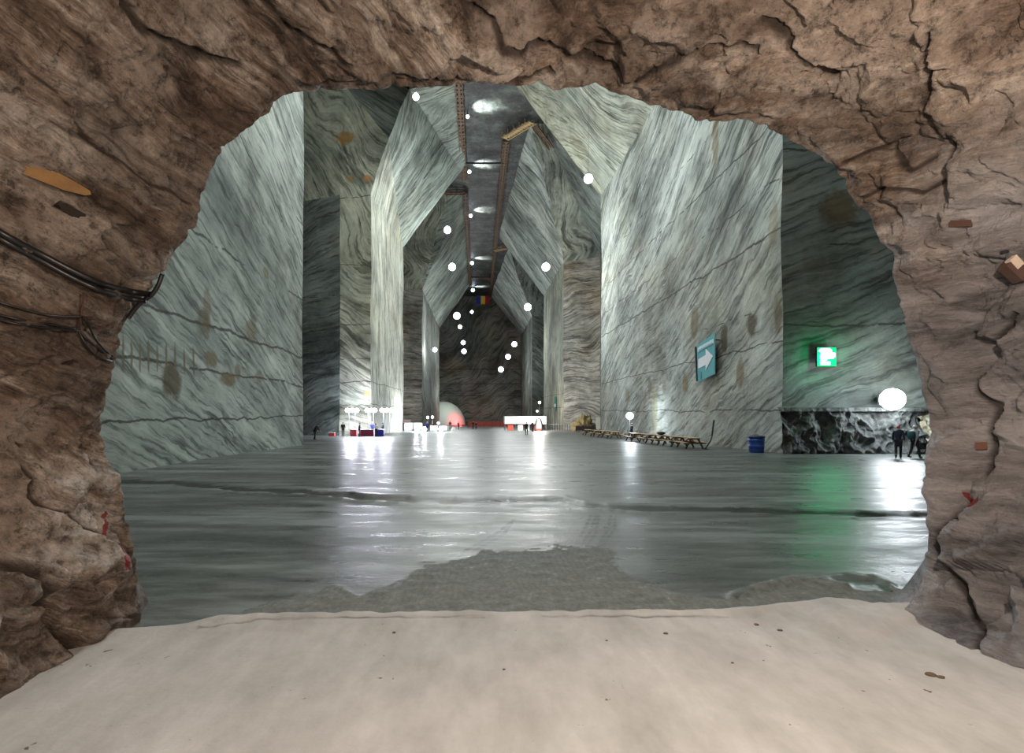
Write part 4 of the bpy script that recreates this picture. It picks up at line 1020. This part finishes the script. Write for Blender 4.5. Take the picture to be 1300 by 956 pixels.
# white rink barriers with bright ground lamps
mRink = plain('rink_white', (.75, .76, .78), .5)
for k, (a, b) in enumerate(((513, 524), (525, 536), (546, 556), (557, 568))):
    barrier_line(a, b, 104-(k > 1)*0+k, 1.5 if k < 2 else 1.0, mRink, ['white barrier panel nearest the fluted wall', 'second white barrier panel from the fluted wall', 'white barrier panel right of the person in blue', 'rightmost white barrier panel before the dome'][k], 'rink_barrier', group='white rink barrier panels')
for (px, Y, lab, wt) in ((539, 96, 'glaring ground lamp left of centre before the white barriers', 2600), (560, 96, 'glaring ground lamp before the rightmost white barriers', 2600), (529, 101, 'glaring ground lamp at the foot of the pillar with rusty bands', 3800)):
    t = thing('ground_lamp', lab, 'lamp', at(px, Y), 0, 'ground lamps at the rink')
    bulb('lamp_globe', .42, t, mLens, (0, 0, .5)); bm = bmesh.new(); box(bm, (0, .3, .25), (.8, .4, .5)); obj('housing', bm, mMetal, t)
    plight('ground_lamp_beam', (0, -.6, .9), wt, (.9, .93, 1), .3, t)
for (px, py, lab) in ((543, 530, 'small white lamp head on a post, left of the group over the rink'), (549, 529.5, 'tallest small lamp head on a post over the rink'), (556.5, 537, 'low small lamp head on a short post over the rink')):
    P = W(px, py, 99); t = thing('rink_lamp', lab, 'lamp', (P.x, 99, fz(99)), 0, 'small post lamps at the rink'); h = P.z-fz(99)
    bulb('lamp_globe', .22, t, mLens, (0, 0, h)); bm = bmesh.new(); tube(bm, [(0, 0, 0), (0, 0, h-.15)], .04, 8); obj('post', bm, mMetal, t)
t = thing('red_white_board', 'small red and white striped board at the foot of the rusty far left pillar', 'board', at(517, 112))
bm = bmesh.new()
for k in range(3): box(bm, (0, 0, .9+k*.5), (1.4, .1, .25))
obj('red_stripes', bm, plain('stripe_red', (.45, .12, .1), .6), t)
bm = bmesh.new(); box(bm, (0, .05, 1.4), (1.4, .06, 1.5)); bar(bm, (-.6, .1, 0), (-.6, .1, .8), .08); bar(bm, (.6, .1, 0), (.6, .1, .8), .08); obj('backing', bm, mWhite, t)

# ------------------------------------------------------------------ fittings on the tunnel rock, placed on its surface by ray
bpy.context.view_layer.update()
dg = bpy.context.evaluated_depsgraph_get()
tun = bpy.data.objects['wall_tunnel']
def hit(px, py):
    d = Vector(((px-HX)/F, 1, (HY-py)/F)).normalized()
    ok, loc, nrm, _ = tun.ray_cast(Vector((0, 0, CAMZ)), d)
    if not ok: loc = W(px, py, 6.2); nrm = Vector((0, -1, 0))
    if nrm.dot(d) > 0: nrm = -nrm
    return loc, nrm, d
def on(px, py, off): l, n_, d = hit(px, py); return l-d*off
mCable = plain('cable_black', (.012, .012, .014), .35)
def cable(name, pts, r, label, cat='cable', off=.04, mat=mCable, group=None):
    P = spline([on(x, y, off) for x, y in pts], 6)
    for i in range(2): P = [P[0]]+[(P[k-1]+P[k]*2+P[k+1])/4 for k in range(1, len(P)-1)]+[P[-1]]
    bm = bmesh.new(); tube(bm, P, r, 10); o = obj(name, bm, mat, None, True); return tag(o, label, cat, group)
cable('thick_cable', [(-20, 283), (10, 301), (50, 322), (90, 343), (130, 361), (165, 370), (192, 374)], .034, 'thickest black cable, upper one of the bundle sagging across the left rock')
cable('thick_cable', [(-20, 291), (10, 309), (50, 330), (90, 352), (130, 370), (163, 379), (186, 382)], .030, 'thick black cable just under the thickest one on the left rock')
cable('thick_cable', [(206, 348), (201, 362), (193, 374), (180, 383), (170, 394), (163, 404)], .026, 'short black cable curling round the left edge of the arch', off=.03)
cable('thin_cable', [(-20, 378), (20, 390), (60, 400), (104, 402)], .011, 'topmost thin black cable on the left rock, above its bundle')
cable('thin_cable', [(-20, 394), (20, 405), (60, 411), (98, 418)], .012, 'second thin black cable of the lower bundle on the left rock')
cable('thin_cable', [(-20, 401), (20, 411), (50, 415), (102, 420)], .012, 'lowest thin black cable of the lower bundle on the left rock')
cable('thin_cable', [(104, 403), (112, 412), (122, 432), (135, 446), (143, 452)], .011, 'thin black cable dropping right from the top of the iron hook')
cable('thin_cable', [(100, 420), (108, 436), (120, 450), (134, 457), (143, 459)], .013, 'lowest black cable dropping from the foot of the iron hook to the rock edge')
cable('thin_cable', [(102, 421), (112, 432), (126, 444), (143, 456)], .012, 'middle black cable dropping from the foot of the iron hook')
cable('iron_hook', [(107, 372), (105, 385), (102, 405), (101, 421)], .010, 'rusty iron hook holding the thin cables to the left rock', 'hook', mat=plain('rust', (.09, .045, .03), .8), off=.05)
# ochre timber wedge
def prism_on(name, pts, th, mat, label, cat, off=.0):
    l0 = [on(x, y, off) for x, y in pts]; c = sum(l0, Vector())/len(l0); n_ = (Vector((0, 0, CAMZ))-c).normalized()
    ym = min(p.y for p in l0)
    bm = bmesh.new(); a = []; b = []
    pl_n = hit(*[sum(q)/len(pts) for q in zip(*pts)])[1]
    for (x, y) in pts:
        d = Vector(((x-HX)/F, 1, (HY-y)/F)); k = (c+n_*th-Vector((0, 0, CAMZ))).dot(n_)/d.dot(n_)
        p = Vector((0, 0, CAMZ))+d*k; a.append(bm.verts.new(p)); b.append(bm.verts.new(p-n_*th*2.2))
    bm.faces.new(a); bm.faces.new(b[::-1])
    for i in range(len(a)): bm.faces.new((a[i], b[i], b[(i+1) % len(a)], a[(i+1) % len(a)]))
    bmesh.ops.recalc_face_normals(bm, faces=bm.faces); bmesh.ops.bevel(bm, geom=bm.edges[:], offset=.004, segments=1)
    return tag(obj(name, bm, mat), label, cat)
prism_on('timber_wedge', [(22, 218), (31, 206), (62, 213), (96, 231), (114, 242), (116, 247), (108, 248), (80, 241), (50, 229)], .05, mPlank, 'ochre tapered timber wedge stuck in the upper left rock', 'wooden wedge')
prism_on('wooden_peg', [(74, 259), (84, 258), (109, 272), (109, 277), (98, 279), (80, 269)], .02, plain('charred_wood', (.02, .015, .012), .9), 'short charred wooden stub in the rock below the ochre wedge', 'wooden stub')
prism_on('iron_bar', [(1204, 280), (1233, 279), (1235, 287), (1204, 288)], .03, plain('rusty_bar', (.06, .025, .02), .8), 'short rusty iron bar lying across the upper right rock', 'iron bar')
prism_on('wooden_peg', [(1238, 562), (1253, 561), (1254, 570), (1238, 571)], .03, plain('reddish_peg', (.13, .055, .035), .8), 'small reddish wooden peg in the lower right rock', 'wooden stub')
# wall lamp on the right rock
c_, n_, d_ = hit(1284, 335); base = c_-d_*.14; 
t = thing('wall_spotlight', 'small tilted box spotlight hanging from a black arm on the right rock', 'spotlight', base)
k = base.y/F
def lp(px, py, dy=0): return Vector(((px-1284)*k, dy, (335-py)*k))
bm = bmesh.new(); bar(bm, lp(1272, 320), lp(1312, 315), .035, .022); obj('arm', bm, mMetal, t)
bm = bmesh.new(); bar(bm, lp(1280, 321), lp(1281, 333), .035, .02); obj('joint', bm, mGrey, t)
bm = bmesh.new(); bar(bm, lp(1276, 335), lp(1297, 354), .11, .10); obj('housing', bm, plain('lamp_brown', (.09, .055, .045), .5), t)
bm = bmesh.new(); bar(bm, lp(1279, 329, -.03), lp(1289, 340, -.03), .06, .085); obj('reflector_cap', bm, plain('lamp_cream', (.6, .5, .42), .5), t)['label'] = 'cream cap'

# small stones on the pale threshold
for k, (px, py, s_) in enumerate(((1182, 853, .07), (1195, 856, .05), (500, 800, .03), (845, 801, .035), (640, 846, .02), (770, 810, .02), (930, 838, .02), (960, 790, .045), (990, 797, .04))):
    Y = (CAMZ-.1)*F/(py-HY); bm = bmesh.new(); bmesh.ops.create_icosphere(bm, subdivisions=2, radius=s_/2)
    for v in bm.verts: v.co = Vector((v.co.x*1.4, v.co.y, v.co.z*.6))*(1+.3*noise.noise(v.co*30+Vector((k, 0, 0))))
    o = obj('pebble', bm, plain('pebble_dark', (.12, .09, .07), .9) if k == 0 else bpy.data.materials['pebble_dark'], None, True); o.location = ((px-HX)*Y/F, Y, .075)
    tag(o, 'small dark brown pebble lying on the pale floor before the arch', 'pebble', 'pebbles on the pale threshold floor')

# warm tunnel lamps behind the viewer
for (x, y, z, wt, lab) in WARM:
    t = thing('tunnel_lamp', lab, 'lamp', (x, y, z)); bulb('lamp_globe', .07, t, mLensW); bm = bmesh.new(); tube(bm, [(0, 0, .07), (0, 0, .5)], .012, 6); obj('cable', bm, mCable, t)
    plight('tunnel_lamp_beam', (0, .2, -.05), wt, (1.0, .80, .63), .12, t)

# thin salt haze hanging in the hall
if HAZE:
    m = bpy.data.materials.new('salt_haze'); m.use_nodes = True; nt = m.node_tree; nt.nodes.clear()
    oo = nt.nodes.new('ShaderNodeOutputMaterial'); vs = nt.nodes.new('ShaderNodeVolumeScatter'); vs.inputs['Density'].default_value = HAZE; vs.inputs['Color'].default_value = (.55, .72, 1, 1); vs.inputs['Anisotropy'].default_value = .3
    nt.links.new(vs.outputs[0], oo.inputs['Volume'])
    bm = bmesh.new(); box(bm, (1, 118, 24), (84, 219, 58)); o = obj('haze', bm, m); tag(o, 'faint bluish salt haze filling the far hall', 'haze', None, 'stuff')
